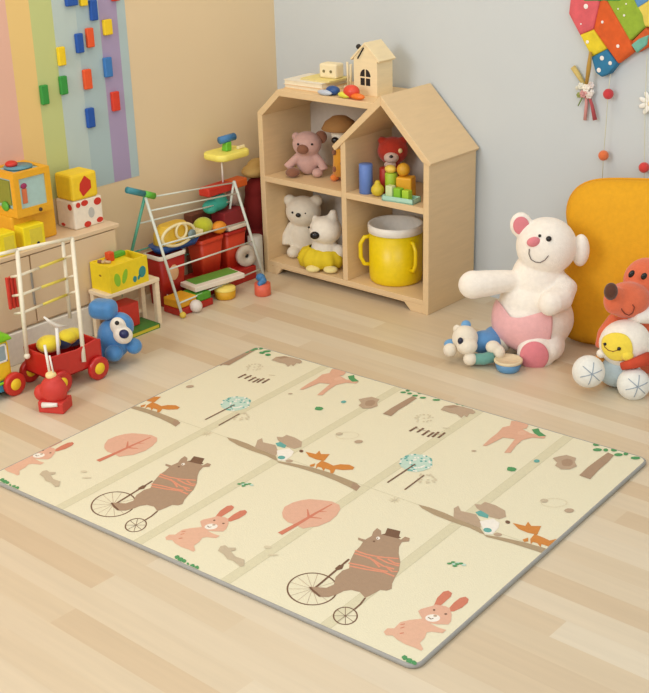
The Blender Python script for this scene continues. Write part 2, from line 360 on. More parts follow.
# white bear
WP = mat('ivory_plush', (232, 222, 202), .95, 'plush')
base = Vector((.098, .155, ZB)); t = thing('teddy_bear', 'tall ivory white teddy bear in the lower left cubby', 'teddy bear', base, RZ-.25, 'soft toys in the cabinet'); t.scale = (1.03, 1.0, .95)
fuse('body', [('e', (0, 0, .078), (.062, .05, .078)), ('e', (0, -.005, .205), (.075, .062, .070)), ('e', (-.058, 0, .252), (.027, .02, .027)), ('e', (.056, 0, .255), (.027, .02, .027)),
   ('t', [(-.045, 0, .14), (-.072, -.012, .09), (-.07, -.03, .05)], [.024, .022, .022]), ('t', [(.045, 0, .14), (.072, -.012, .09), (.06, -.035, .06)], [.024, .022, .022]),
   ('e', (-.035, -.05, .026), (.03, .038, .026)), ('e', (.038, -.045, .026), (.03, .036, .026))], WP, t)
for dx in (-.032, .022): sph('eye', (dx, -.058+.003*abs(dx), .213), .006, EYE, t)
sph('nose', (-.006, -.068, .205), (.011, .008, .010), EYE, t)
# white dog with yellow skirt
base = Vector((.283, .075, ZB)); t = thing('dog_plush', 'small white dog soft toy with a bright yellow ruffled skirt', 'soft toy', base, RZ-.25, 'soft toys in the cabinet'); t.scale = (1.16, 1.16, 1.08)
fuse('body', [('e', (0, 0, .07), (.05, .044, .06)), ('e', (0.008, -.01, .155), (.060, .054, .054)), ('e', (-.012, -.045, .145), (.03, .02, .026)), ('t', [(-.03, .0, .19), (-.035, .005, .208)], [.016, .007]), ('t', [(.03, 0, .195), (.036, .004, .232)], [.024, .010]),
  ('e', (.055, -.01, .07), (.024, .02, .03))], mat('white_plush', (236, 228, 212), .9, 'plush'), t)
sph('nose', (-.018, -.066, .150), (.017, .012, .015), EYE, t)
for dx in (-.042, .014): sph('eye', (dx, -.052, .176), .0045, EYE, t)
bm = nb(); lathe(bm, [(.04, .085), (.062, .075), (.078, .045), (.07, .012), (.03, .004)], n=60)
for v in bm.verts:
    a = math.atan2(v.co.y, v.co.x); kk = 1+.05*math.sin(11*a); v.co.x *= kk; v.co.y *= kk*.86; v.co.x = v.co.x*1.12-.012
fin('skirt', bm, mat('yellow_tulle', (226, 200, 34), .8, 'cloth'), t, True)
for dx in (-.03, .035): sph('foot', (dx, -.06, .014), (.026, .022, .013), mat('pale_yellow_plush', (238, 222, 150), .9, 'plush'), t)
# yellow bin
t = thing('storage_bin', 'large round yellow storage tub with white rim and side handles', 'storage tub', (.612, .137, ZB), RZ-.1)
YB = mat('yellow_plastic', (238, 208, 10), .35); WB = mat('white_plastic', (238, 234, 224), .4)
R0 = .108
bm = nb(); lathe(bm, [(0, 0), (R0*.9, 0), (R0*.97, .008), (R0, .03), (R0, .21), (R0-.006, .21), (R0-.006, .02), (0, .02)], n=64); fin('tub', bm, YB, t, True)
bm = nb(); lathe(bm, [(R0+.001, .206), (R0+.004, .208), (R0+.004, .236), (R0, .240), (R0-.008, .236), (R0-.008, .07), (0, .07)], n=64); fin('rim', bm, WB, t, True)
for a in (-.95, 3.25):
    d = Vector((math.cos(a), math.sin(a), 0)); bm = nb()
    tube(bm, [d*(R0-.002)+Vector((0, 0, .185)), d*(R0+.018)+Vector((0, 0, .182)), d*(R0+.034)+Vector((0, 0, .155)), d*(R0+.034)+Vector((0, 0, .10)), d*(R0+.02)+Vector((0, 0, .07)), d*(R0-.002)+Vector((0, 0, .068))], .0085, 12)
    fin('handle', bm, YB, t, True)
# red bear
t = thing('bear_figure', 'red bear figure with pale muzzle behind coloured blocks in gabled cubby', 'toy bear', (.545, .205, ZM), RZ-.1, 'soft toys in the cabinet'); t.scale = (.93, .93, .9)
RD = mat('red_plush', (188, 48, 22), .85, 'plush')
fuse('body', [('e', (0, 0, .05), (.045, .04, .06)), ('e', (0, 0, .155), (.066, .055, .062)), ('e', (-.045, .0, .2), (.02, .016, .018)), ('e', (.045, 0, .2), (.02, .016, .018))], RD, t)
sph('muzzle', (-.004, -.045, .135), (.032, .026, .026), mat('pinkish_plush', (226, 196, 178), .9, 'plush'), t)
sph('nose', (-.004, -.071, .145), (.008, .006, .007), EYE, t)
sph('bib', (-.01, -.038, .1), (.026, .02, .018), mat('pinkish_plush', (226, 196, 178), .9, 'plush'), t)
sph('hair_clip', (.034, -.048, .165), (.009, .006, .011), mat('cream_plastic', (240, 214, 150), .4), t)
TB = 'building blocks in the gabled cubby'
def cyl(name, c, r, h, m, lab, cat, grp=None, n=32, bev=.002):
    bm = nb(); lathe(bm, [(0, 0), (r-.002, 0), (r, .002), (r, h-.002), (r-.002, h), (0, h)], n=n)
    o = fin(name, bm, m, None, True); o.location = c; return tag(o, lab, cat, grp)
cyl('block_cylinder', (.537, .045, ZM), .027, .117, mat('periwinkle_wood', (98, 130, 200), .5), 'tall periwinkle blue cylinder block beside the red bear figure', 'toy block', TB)
cyl('block_cylinder', (.593, .095, ZM), .022, .1, mat('dark_red_wood', (170, 40, 26), .5), 'dark red cylinder block under the red bear figure', 'toy block', TB)
cyl('block_cylinder', (.632, .085, ZM), .0245, .088, mat('lime_wood', (166, 200, 50), .5), 'lime green cylinder block in the middle of the blocks', 'toy block', TB)
o = sph('block_ball', (0, 0, 0), (.024, .02, .016), mat('pale_yellow_wood', (238, 206, 90), .5)); o.location = (.632, .08, ZM+.103); tag(o, 'pale yellow bean shaped block on the lime cylinder', 'toy block', TB)
o = box('block_cube', (-.032, -.028, 0), (.032, .028, .082), mat('amber_wood', (234, 172, 36), .5), None, .006); o.location = (.70, .09, ZM); o.rotation_euler[2] = .3; tag(o, 'amber orange square block right of the lime cylinder', 'toy block', TB)
o = sph('block_ball', (0, 0, 0), .026, mat('ochre_wood', (220, 164, 40), .5)); o.location = (.688, .09, ZM+.107); tag(o, 'ochre ball on top of the amber square block', 'toy block', TB)
t = thing('toy_chick', 'small yellow round bird toy in front of the blue cylinder', 'toy', (.603, .035, ZM), RZ, TB)
fuse('body', [('e', (0, 0, .025), (.026, .024, .025)), ('e', (0, 0, .052), (.012, .012, .012))], mat('mustard_wood', (214, 190, 50), .5), t, .003, 3)
t = thing('toy_tray', 'pale aqua tray holding lime blocks in the gabled cubby', 'tray', (.72, .035, ZM), .12)
AQ = mat('aqua_plastic', (176, 220, 200), .4)
bm = nb(); abox(bm, (-.07, -.03, 0), (.07, .03, .005)); abox(bm, (-.07, -.03, 0), (.07, -.026, .02)); abox(bm, (-.07, .026, 0), (.07, .03, .02)); abox(bm, (-.07, -.03, 0), (-.066, .03, .02)); abox(bm, (.066, -.03, 0), (.07, .03, .02)); fin('tray', bm, AQ, t)
for i, (x, c, h, lab) in enumerate([(-.048, (216, 230, 176), .05, 'pale green small block at the left end of the aqua tray'), (-.012, (140, 200, 50), .045, 'bright green small block in the middle of the aqua tray'), (.026, (176, 214, 60), .042, 'lime block at the right end of the aqua tray')]):
    o = box('small_block', (-.016, -.014, 0), (.016, .014, h), mat('smallblock_%d' % i, c, .5), None, .004); o.location = (.72+x, .035+x*.1, ZM+.005); tag(o, lab, 'toy block', TB)

# ============================================================ PLAY MAT
MA, MX, MY, MW, MH = .0533, .5868, -.6480, 1.5246, 1.2183; TH = .012
mt = thing('play_mat', 'large cream folding play mat printed with bears, foxes, rabbits and trees', 'play mat', (MX, MY, 0), MA)
def rrect(x0, y0, x1, y1, r, z, n=8):
    pts = []
    for cx_, cy_, a0 in ((x1-r, y1-r, 0), (x0+r, y1-r, PI/2), (x0+r, y0+r, PI), (x1-r, y0+r, 1.5*PI)):
        pts += [(cx_+r*math.cos(a0+PI/2*i/n), cy_+r*math.sin(a0+PI/2*i/n), z) for i in range(n+1)]
    return pts
def ringm(bm, loops, mi=0, cap=(True, True)):
    vs = [[bm.verts.new(p) for p in l] for l in loops]; n = len(vs[0])
    for A, B in zip(vs, vs[1:]):
        for i in range(n): f = bm.faces.new((A[i], A[(i+1) % n], B[(i+1) % n], B[i])); f.smooth = True; f.material_index = mi
    if cap[0]: bm.faces.new(vs[0])
    if cap[1]: bm.faces.new(vs[-1])
E_ = .007
bm = nb(); loops = []
for k_, (inset, z) in enumerate([(.004, 0), (.0, .003), (0, .009), (.003, .0122), (E_*.8, .0128), (E_, .0115)]):
    loops.append(rrect(inset, -MH+inset, MW-inset, -inset, .03-inset*.5, z))
ringm(bm, loops, 0, (True, False)); fin('edge_binding', bm, mat('grey_binding', (158, 156, 150), .6, 'cloth'), mt)['label'] = 'grey bound edge'
bm = nb(); ringm(bm, [rrect(E_-.001, -MH+E_-.001, MW-E_+.001, -E_+.001, .027, .006), rrect(E_-.001, -MH+E_-.001, MW-E_+.001, -E_+.001, .027, TH)])
PR = [mat('mat_cream', (229, 222, 192), .55, 'cloth', 200, .02)]; PN = {'cream': 0}
def pc(name, c):
    if name not in PN: PN[name] = len(PR); PR.append(mat('print_'+name, c, .6, 'cloth', 90, .04))
    return PN[name]
for f in bm.faces: f.material_index = 0
ca, sa = math.cos(MA), math.sin(MA)
def mm(u, v):
    P = G(u, v, TH); x, y = P.x-MX, P.y-MY; return (ca*x+sa*y, -sa*x+ca*y)
X0, X1, Y0, Y1 = E_, MW-E_, -MH+E_, -E_
def clip(poly):
    for ax, lim, sg in ((0, X0, 1), (0, X1, -1), (1, Y0, 1), (1, Y1, -1)):
        out = []
        for i in range(len(poly)):
            a, b = poly[i-1], poly[i]; ia, ib = (a[ax]-lim)*sg >= 0, (b[ax]-lim)*sg >= 0
            if ia != ib:
                t_ = (lim-a[ax])/(b[ax]-a[ax]); out.append((a[0]+t_*(b[0]-a[0]), a[1]+t_*(b[1]-a[1])))
            if ib: out.append(b)
        poly = out
        if len(poly) < 3: return []
    return poly
LAY = [0]
def poly_m(pts, mi, sh=0):
    q = clip([(x+sh, y) for x, y in pts])
    if len(q) < 3: return
    LAY[0] += 1; z = TH+.0003+.0000015*LAY[0]
    try: f = bm.faces.new([bm.verts.new((x, y, z)) for x, y in q]); f.material_index = mi
    except ValueError: pass
PER = .7135
class Mo:
    def __init__(s, ox, oy, sc, ks): s.o = (ox, oy, sc); s.ks = ks
    def c(s, x, y): return mm(s.o[0]+x/s.o[2], s.o[1]+y/s.o[2])
    def poly(s, pts, mi):
        q = [s.c(*p) for p in pts]
        for k in s.ks: poly_m(q, mi, k*PER)
    def ell(s, x, y, rx, ry, mi, n=20, wob=0): s.poly([(x+rx*math.cos(2*PI*i/n)*(1+wob*random.uniform(-1, 1)), y+ry*math.sin(2*PI*i/n)*(1+wob*random.uniform(-1, 1))) for i in range(n)], mi)
    def line(s, pts, w, mi):
        q = [Vector(s.c(*p)) for p in pts]; w = w if isinstance(w, (list, tuple)) else [w]*len(q); a = []; b = []
        for i, p in enumerate(q):
            t_ = (q[min(i+1, len(q)-1)]-q[max(i-1, 0)]).normalized(); n_ = Vector((-t_.y, t_.x))*w[i]/2
            a.append(tuple(p+n_)); b.append(tuple(p-n_))
        for k in s.ks:
            for i in range(len(q)-1): poly_m([a[i], a[i+1], b[i+1], b[i]], mi, k*PER)
    def ring(s, x, y, rx, ry, w, mi, n=40): s.line([(x+rx*math.cos(2*PI*i/n), y+ry*math.sin(2*PI*i/n)) for i in range(n+1)], w, mi)
seam = pc('seam', (216, 209, 176)); br = pc('brown', (168, 140, 114)); dk = pc('dark', (116, 84, 62)); sal = pc('salmon', (220, 144, 114))
pk = pc('pink', (224, 178, 150)); ear = pc('ear', (206, 124, 98)); wh = pc('white', (240, 234, 222)); ore = pc('fox', (206, 132, 56)); tl = pc('teal', (96, 168, 160))
ptl = pc('paleteal', (190, 216, 200)); gr = pc('green', (78, 150, 92)); bei = pc('beige', (214, 202, 172)); gb = pc('greybrown', (184, 160, 134)); bran = pc('branch', (172, 150, 118)); treec = pc('treecrown', (222, 174, 148))
sqr = pc('squirrel', (196, 180, 152)); seamd = pc('seam_edge', (206, 199, 166)); deer = pc('deer', (219, 170, 142)); tint = pc('pawtint', (196, 186, 156))
for x in (.305, .618, .932, 1.250):
    poly_m([(x, -MH), (x+.030, -MH), (x+.030, 0), (x, 0)], seam); poly_m([(x+.029, -MH), (x+.031, -MH), (x+.031, 0), (x+.029, 0)], seamd); poly_m([(x-.001, -MH), (x+.0005, -MH), (x+.0005, 0), (x-.001, 0)], seamd)
poly_m([(0, -.6175), (MW, -.6175), (MW, -.6155), (0, -.6155)], seamd)
# riding bear
b = Mo(280, 520, 4.636, (0, -1))
b.ring(150, 320, 116, 74, .0042, dk)
for i in range(14): a = 2*PI*i/14; b.line([(150, 320), (150+110*math.cos(a), 320+70*math.sin(a))], .0012, gb)
b.ring(303, 445, 55, 40, .0035, dk)
for i in range(8): a = 2*PI*i/8; b.line([(303, 445), (303+52*math.cos(a), 445+38*math.sin(a))], .0014, dk)
b.line([(345, 415), (372, 392), (395, 362)], .005, dk); b.line([(160, 318), (270, 225), (320, 182)], .006, dk); b.poly([(255, 225), (275, 208), (296, 210), (288, 228), (262, 235)], dk)
b.poly([(140, 310), (165, 312), (215, 315), (250, 300), (258, 265), (290, 235), (320, 225), (325, 190), (345, 150), (372, 122), (385, 102), (362, 92), (362, 82), (395, 92), (425, 75), (432, 55), (450, 38), (468, 50), (470, 68), (485, 68), (540, 82), (560, 92), (580, 78), (602, 85), (598, 100), (565, 103), (552, 125), (550, 155), (558, 195), (552, 235), (535, 265), (520, 295), (518, 320), (495, 328), (465, 325), (420, 350), (395, 362), (370, 335), (330, 325), (295, 330), (265, 345), (225, 358), (185, 358), (150, 335)], br)
b.poly([(470, 68), (487, 64), (498, 38), (558, 52), (552, 76), (562, 84), (545, 86)], dk)
for l in ([(348, 142), (400, 160), (460, 172), (550, 180)], [(345, 155), (400, 172), (430, 185), (480, 215), (530, 228)], [(318, 200), (380, 212), (440, 228), (500, 240)], [(322, 214), (400, 230), (480, 242), (530, 262)], [(410, 172), (440, 195), (462, 220)], [(450, 175), (500, 200), (552, 214)], [(500, 182), (530, 200), (555, 204)], [(490, 215), (520, 240), (545, 240)]): b.line(l, .006, sal)
b.ell(455, 85, 9, 7, wh); b.ell(452, 86, 3, 3, dk); b.ell(436, 100, 6, 4, dk); b.line([(138, 312), (150, 325), (185, 355)], .006, dk)
# rabbit
b = Mo(390, 580, 7.21, (0, -1, -2))
b.poly([(318, 183), (340, 130), (385, 85), (420, 78), (447, 95), (440, 120), (395, 160), (360, 190)], ear); b.poly([(425, 205), (460, 165), (505, 130), (545, 122), (567, 140), (560, 165), (520, 200), (460, 228), (435, 228)], ear)
b.poly([(-45, 375), (-20, 350), (30, 350), (75, 305), (140, 290), (230, 280), (250, 290), (300, 320), (350, 345), (405, 362), (380, 384), (300, 374), (265, 380), (250, 420), (215, 455), (240, 500), (225, 512), (180, 490), (110, 465), (50, 430), (20, 402), (-30, 400)], pk)
b.poly([(235, 285), (215, 250), (203, 225), (225, 210), (300, 190), (330, 178), (400, 190), (430, 205), (445, 250), (440, 300), (420, 322), (340, 320), (270, 310)], treec)
b.ell(308, 276, 54, 27, wh); b.ell(318, 218, 9, 7, dk); b.ell(402, 247, 11, 6, dk); b.ell(326, 260, 14, 8, gb); b.line([(275, 270), (295, 284), (312, 278)], .003, dk)
b.line([(75, 350), (105, 340)], .003, ear); b.line([(70, 388), (100, 382)], .004, ear); b.line([(75, 325), (108, 318)], .003, ear)
# round trees
b = Mo(220, 440, 2.95, (0, -1))
b.poly([(183, 215), (190, 198), (215, 185), (240, 178), (265, 175), (300, 178), (330, 182), (352, 192), (355, 205), (345, 222), (325, 240), (290, 255), (265, 258), (245, 262), (222, 250), (200, 243), (186, 230)], treec)
b.line([(177, 277), (235, 245), (280, 218), (330, 190)], [.017, .012, .009, .004], ear); b.line([(262, 228), (258, 205)], [.008, .003], ear); b.line([(262, 228), (300, 232)], [.008, .003], ear); b.line([(290, 212), (315, 212)], [.006, .002], ear)
# foxes and branches
b = Mo(220, 430, 4.327, (-1, 0, 1))
b.poly([(30, 32), (70, 42), (120, 60), (180, 88), (240, 112), (250, 135), (235, 130), (200, 112), (140, 92), (80, 68), (40, 45)], bran)
b.poly([(245, 135), (320, 146), (400, 163), (470, 183), (540, 210), (590, 230), (608, 245), (590, 265), (560, 248), (500, 220), (430, 192), (340, 164), (255, 143)], bran); b.poly([(575, 228), (608, 245), (590, 265), (568, 248)], br)
b.poly([(370, 95), (415, 105), (430, 90), (437, 105), (475, 105), (450, 135), (415, 128), (385, 115)], ore); b.ell(352, 92, 9, 6, dk)
b.poly([(440, 133), (470, 145), (490, 155), (520, 149), (560, 151), (582, 162), (575, 172), (530, 174), (500, 170), (490, 189), (478, 188), (476, 174), (455, 167), (448, 178), (440, 164), (425, 160), (414, 168), (418, 150)], ore); b.poly([(388, 152), (412, 145), (408, 158), (392, 160)], ore)
b.poly([(158, 58), (162, 45), (182, 36), (186, 54), (240, 66), (250, 90), (242, 112), (200, 95), (150, 78)], gb); b.poly([(250, 45), (245, 30), (270, 32), (288, 22), (325, 34), (355, 52), (352, 74), (322, 82), (290, 74)], gb)
b.poly([(246, 90), (300, 80), (320, 95), (310, 112), (280, 134), (252, 132)], wh); b.poly([(240, 58), (262, 52), (288, 68), (280, 79), (248, 70)], tl); b.ell(266, 120, 16, 8, tl); b.ell(300, 135, 16, 6, gb)
# blue round trees, fences, faint house, elephant, trunks
b = Mo(380, 390, 5.41, (0, -1))
b.ell(195, 395, 92, 48, ptl, 28, .06)
for i in range(60): a = random.uniform(0, 2*PI); r_ = random.choice((.93, .6, .97, .35, .8)); b.ell(195+92*r_*math.cos(a), 395+46*r_*math.sin(a), 7, 4, tl if i % 2 else wh, 6)
for i in range(26): a = random.uniform(0, 2*PI); r_ = random.uniform(.3, 1); b.ell(248+65*r_*math.cos(a), 480+28*r_*math.sin(a), 7, 4, bei, 6)
b.line([(40, 502), (190, 402)], .0055, dk); b.line([(133, 541), (238, 463)], .005, dk)
for l in ([(160, 224), (200, 200)], [(200, 230), (236, 208)], [(228, 246), (266, 220)], [(256, 254), (292, 230)], [(283, 256), (318, 228)], [(315, 260), (352, 232)]): b.line(l, .0075, dk)
b.line([(180, 205), (340, 245)], .002, gb); b.line([(340, 205), (380, 210)], .006, bei)
for i in range(22): b.ell(240+random.uniform(-50, 50), 148+random.uniform(-22, 26), 6, 3, bei, 6)
for i in range(8): a = PI*i/4; b.line([(78, 597), (78+32*math.cos(a), 597+16*math.sin(a))], .002, bei)
b.poly([(328, 108), (348, 88), (400, 82), (450, 93), (500, 106), (517, 122), (505, 132), (485, 128), (470, 148), (455, 138), (440, 152), (415, 132), (380, 125), (350, 115)], gb); b.poly([(350, 92), (400, 84), (430, 92), (380, 100)], br)
b.ell(508, 331, 14, 4, gb, 10)
b = Mo(380, 390, 5.41, (0,))
b.poly([(15, 130), (60, 100), (120, 65), (175, 35), (200, 45), (150, 80), (100, 110), (60, 143)], br)
for x, y, r_ in ((125, 14, 16), (160, 20, 14), (190, 32, 16), (232, 43, 18), (305, 55, 22), (250, 16, 14), (215, 18, 12), (150, 5, 12), (420, 76, 10), (450, 84, 10)): b.ell(x, y, r_, 5, gr, 10)
b = Mo(470, 410, 3.626, (0, -1, -2))
b.poly([(300, 175), (322, 169), (350, 164), (385, 175), (380, 190), (388, 205), (362, 216), (330, 216), (308, 202), (316, 192)], gb); b.ell(352, 192, 22, 14, br, 12, .1)
b = Mo(470, 410, 3.626, (0, -1))
b.poly([(46, 130), (75, 103), (100, 84), (118, 64), (145, 58), (150, 40), (180, 42), (212, 55), (205, 68), (190, 70), (220, 86), (275, 97), (268, 104), (225, 101), (190, 110), (167, 130), (147, 156), (124, 156), (148, 125), (163, 106), (120, 101), (90, 116), (60, 131)], deer)
b.poly([(224, 72), (248, 67), (254, 80), (276, 95), (250, 97), (234, 86)], gr); b.ell(188, 84, 16, 8, pk, 10); b.ell(242, 186, 11, 6, tl, 10)
b.ell(150, 215, 18, 9, gr, 8, .3)
b = Mo(470, 410, 3.626, (0, -2))
b.poly([(396, 238), (425, 210), (465, 180), (500, 155), (522, 165), (500, 190), (465, 220), (436, 252)], br)
for x, y, r_ in ((458, 126, 13), (462, 145, 17), (492, 146, 9), (522, 146, 12), (538, 163, 16), (600, 175, 18), (565, 160, 9)): b.ell(x, y, r_, 5.5, gr, 10)
b = Mo(0, 0, 1, (0,)); b.poly([(221, 364.5), (251, 348.5), (256, 350), (229, 365.5)], br)
for x, y in ((240, 351), (246, 352), (252, 350), (262, 353), (268, 355)): b.ell(x, y, 3, 1.2, gr, 8)
# squirrels, green sprigs, bees and dots
b = Mo(0, 430, 4.056, (0, 1))
b.poly([(160, 182), (172, 168), (190, 164), (200, 172), (226, 172), (224, 180), (205, 184), (216, 200), (245, 210), (240, 230), (225, 232), (205, 214), (186, 208), (176, 192)], sqr); b.ell(340, 170, 14, 5, bei, 8); b.ell(352, 195, 20, 3, bei, 8)
b = Mo(60, 420, 3.245, (-1, 0, 1))
for x, y, r_ in ((380, 446, 9), (392, 452, 9), (402, 458, 7), (430, 474, 9), (444, 480, 8), (386, 458, 8), (415, 470, 5)): b.ell(x, y, r_, 6, gr, 9, .2)
for x, y in ((595, 210), (608, 208), (622, 212)): b.ell(x, y, 7, 3, ptl, 8)
b = Mo(400, 480, 3.245, (0, -1, -2))
b.ell(549, 100, 16, 7, gb, 10); b.ell(468, 68, 13, 6, sqr, 10); b.ring(500, 75, 42, 14, .0012, bei, 20)
for x, y in ((160, 272), (172, 268), (185, 274), (198, 272), (178, 280)): b.ell(x, y, 8, 3, gr, 8)
top = fin('printed_top', bm, PR, mt, False); top['label'] = 'cream printed mat surface'

# ============================================================ BIG PINK AND WHITE BEAR
def px_frame(b_uv, z=0, rz=RZ):
    base = G(*b_uv, z); return (base,) + loc_fn(base, rz)
base, L, s = px_frame((528, 352))
t = thing('teddy_bear', 'large white teddy bear with pink trousers and pink nose sitting by the blue wall', 'teddy bear', base, RZ)
BW_ = mat('bear_white_plush', (244, 236, 224), .95, 'plush'); PKP = mat('rose_plush', (236, 180, 180), .95, 'plush'); PKD = mat('deep_rose_plush', (222, 130, 138), .9, 'plush')
r = lambda px: px/s
bc = lambda x, y: (430+x/2.963, 200+y/2.963)
def B3(x, y, d=0): u, v = bc(x, y); return L(u-528, 352-v, d)
hd_c = B3(345, 136, 0); hd_r = (r(29.5), r(27), r(28)); hrot = (0, .2, 0)
lt_c = B3(303, 352, .01); lt_r = (r(41), r(35), r(34))
ft_c = B3(315, 452, -.10); ft_r = (r(19), r(13), r(19)); el_c = B3(270, 74, .01); el_r = (r(11), r(6), r(13)); er_c = B3(446, 149, -.01)
fuse('body', [('e', hd_c, hd_r, hrot), ('e', B3(318, 245, .01), (r(27), r(25), r(34))), ('e', B3(310, 300, .01), (r(35), r(30), r(31))), ('e', lt_c, lt_r),
  ('e', el_c, el_r, (0, -.2, 0)), ('e', B3(426, 152, .0), (r(10), r(6), r(9))),
  ('t', [B3(280, 238, .0), B3(225, 240, -.02), B3(170, 247, -.04), B3(130, 251, -.05)], [r(9), r(11), r(13), r(13.5)]), ('e', B3(128, 251, -.05), (r(14.5), r(13), r(14))),
  ('t', [B3(375, 238, -.01), B3(398, 262, -.05), B3(385, 292, -.09), B3(358, 304, -.12)], [r(11), r(13), r(13), r(12)]), ('e', B3(356, 306, -.12), (r(11.5), r(11), r(12.5))),
  ('e', ft_c, ft_r), ('e', B3(345, 425, -.05), (r(18), r(24), r(17)))], BW_, t, .005, 5)
sph('ear', er_c, (r(8.5), r(9), r(16)), BW_, t)
sewn('inner_ear', base, RZ, el_c, el_r, (0, -.2, 0), bc(270, 76), oval_px(*bc(270, 76), 8, 9), PKD, t, 1.05)['label'] = 'pink inner ear'
sewn('trousers', base, RZ, lt_c, lt_r, None, bc(275, 395), [bc(*p) for p in ((196, 296), (208, 310), (214, 328), (230, 343), (262, 349), (300, 341), (330, 333), (357, 335), (363, 360), (360, 400), (350, 435), (325, 450), (280, 452), (235, 436), (200, 412), (184, 378), (184, 330))], PKP, t, 1.045)['label'] = 'soft pink trousers'
sewn('foot_sole', base, RZ, ft_c, ft_r, None, bc(309, 462), oval_px(*bc(309, 462), 14.5, 14.5), PKD, t, 1.05)['label'] = 'deep pink foot sole'
onh = lambda x, y, k=1.01: px_ell(base, RZ, hd_c, hd_r, hrot, *bc(x, y), k)
sph('nose', onh(307, 124), (r(6.6), r(4), r(4.8)), PKD, t, (0, -.2, 0))['label'] = 'pink nose'
sph('eye', onh(352, 115), r(2.7), EYE, t); sph('eye', onh(325, 106), r(1.5), EYE, t)
bm = nb(); tube(bm, [onh(*p, 1.025) for p in ((294, 145), (293, 160), (299, 176), (312, 184), (326, 186), (340, 178), (351, 165))], .0014, 8); fin('smile', bm, mat('grey_thread', (92, 78, 74), .8), t)

# small blue dog lying on the floor
base, L, s = px_frame((484, 360)); r = lambda px: px/s
t = thing('plush_puppy', 'small blue and white puppy soft toy lying on the floor beside the bowl', 'soft toy', base, RZ)
BLP = mat('sky_blue_plush', (110, 164, 210), .9, 'plush'); 
fuse('head', [('e', L(-19, 22, .0), (r(13), r(12), r(13))), ('e', L(-17, 14, -.04), (r(10.5), r(10), r(8.5)))], WP, t, .004, 3)
sph('ear', L(-18, 35, .02), (r(5), r(4), r(5)), BLP, t)['label'] = 'blue ear'; sph('ear', L(-27, 31, .02), (r(4), r(3.5), r(4.5)), WP, t)
sph('eye', L(-23.5, 19, -.05), (r(2.8), r(3), r(3.6)), mat('navy_bead', (24, 30, 56), .3), t)
fuse('body', [('e', L(1, 18, .02), (r(17), r(12), r(12))), ('e', L(9, 22, .04), (r(10), r(12), r(12)))], mat('mid_blue_plush', (92, 146, 198), .9, 'plush'), t, .004)
sph('haunch', L(19, 22, .04), (r(9.5), r(12), r(14.5)), WP, t)['label'] = 'white haunch'
bm = nb(); tube(bm, [L(-14, 1, -.05), L(0, 1, -.06), L(10, 4, -.06)], [r(5.5), r(6), r(6)], 14); fin('sleeve', bm, mat('sea_green_plush', (104, 158, 146), .9, 'plush'), t, True)['label'] = 'green sleeve'
sph('paw', L(-14, 1, -.06), (r(6.8), r(6.5), r(6.5)), WP, t); sph('paw', L(-34, 10, -.02), (r(6.8), r(6.5), r(6.8)), WP, t)
sph('paw', L(-33, 16, .02), (r(7), r(6), r(5)), BLP, t)['label'] = 'blue cuff'
fuse('paw', [('e', L(9, 13, -.05), (r(7.5), r(7), r(6.5))), ('e', L(15, 8, -.06), (r(6), r(6), r(7)))], WP, t, .004)
# bowl
P = G(508, 370); t = thing('toy_bowl', 'small blue bowl with cream inside in front of the big teddy bear', 'bowl', P)
R_ = 14/vis(P)
bm = nb(); lathe(bm, [(0, 0), (R_*.72, 0), (R_*.82, .006), (R_*.97, .032), (R_*.9, .032), (0, .03)], n=40); fin('bowl_body', bm, mat('blue_ceramic', (98, 150, 192), .4), t, True)
bm = nb(); lathe(bm, [(R_*.96, .0315), (R_*1.02, .034), (R_*1.02, .040), (R_*.93, .043), (R_*.86, .039), (0, .037)], n=40); fin('cream_lining', bm, mat('cream_ceramic', (226, 208, 170), .5), t, True)

# amber floor cushion against the wall
base = Vector((1.652, .150, 0)); t = thing('floor_cushion', 'huge amber yellow scalloped cushion propped against the blue wall', 'cushion', base, .18)
bm = nb(); N_ = 120; prof = [(1.0, 0), (.97, .38), (.88, .68), (.72, .88), (.45, 1), (.0, 1.03)]
def crad(a):
    x, z = math.cos(a), math.sin(a)
    rx, rz_ = .262, .30; e_ = 2.9 if z > 0 else 8
    base_ = 1/((abs(x)/rx)**e_+(abs(z)/rz_)**e_)**(1/e_)
    lobe = .045*math.exp(-((a-2.42)/.36)**2)+.0*math.exp(-((a-.7)/.33)**2) - .030*math.exp(-((a-2.90)/.17)**2) + .012*math.exp(-((a-1.4)/.4)**2)+.035*math.exp(-((a-.72)/.33)**2)
    return base_+lobe
for sd in (-1, 1):
    rings = []
    for k_, dpt in prof:
        rings.append([bm.verts.new((crad(2*PI*i/N_)*math.cos(2*PI*i/N_)*k_, sd*dpt*.07, .302+crad(2*PI*i/N_)*math.sin(2*PI*i/N_)*k_)) for i in range(N_)] if k_ > 0 else [bm.verts.new((0, sd*dpt*.07, .302))])
    for A, B in zip(rings, rings[1:]):
        for i in range(N_):
            f = bm.faces.new((A[i], A[(i+1) % N_], B[(i+1) % N_], B[i]) if len(B) > 1 else (A[i], A[(i+1) % N_], B[0])); f.smooth = True
bmesh.ops.remove_doubles(bm, verts=bm.verts, dist=1e-5)
t.rotation_euler[0] = -.15; fin('cover', bm, mat('amber_velvet', (226, 164, 12), .8, 'cloth'), t, True)
bm = nb(); tube(bm, [(crad(2*PI*i/N_)*math.cos(2*PI*i/N_)*1.002, 0, .302+crad(2*PI*i/N_)*math.sin(2*PI*i/N_)*1.002) for i in range(N_)], .003, 8, closed=True)
fin('piping', bm, mat('amber_piping', (226, 160, 12), .8, 'cloth'), t, True)
# brown cushion behind
o = sph('bolster', (0, 0, 0), (.12, .04, .31), mat('caramel_velvet', (196, 132, 50), .9, 'cloth')); o.location = (1.83, .275, .31); tag(o, 'caramel brown cushion peeking over the amber one at the right edge', 'cushion')

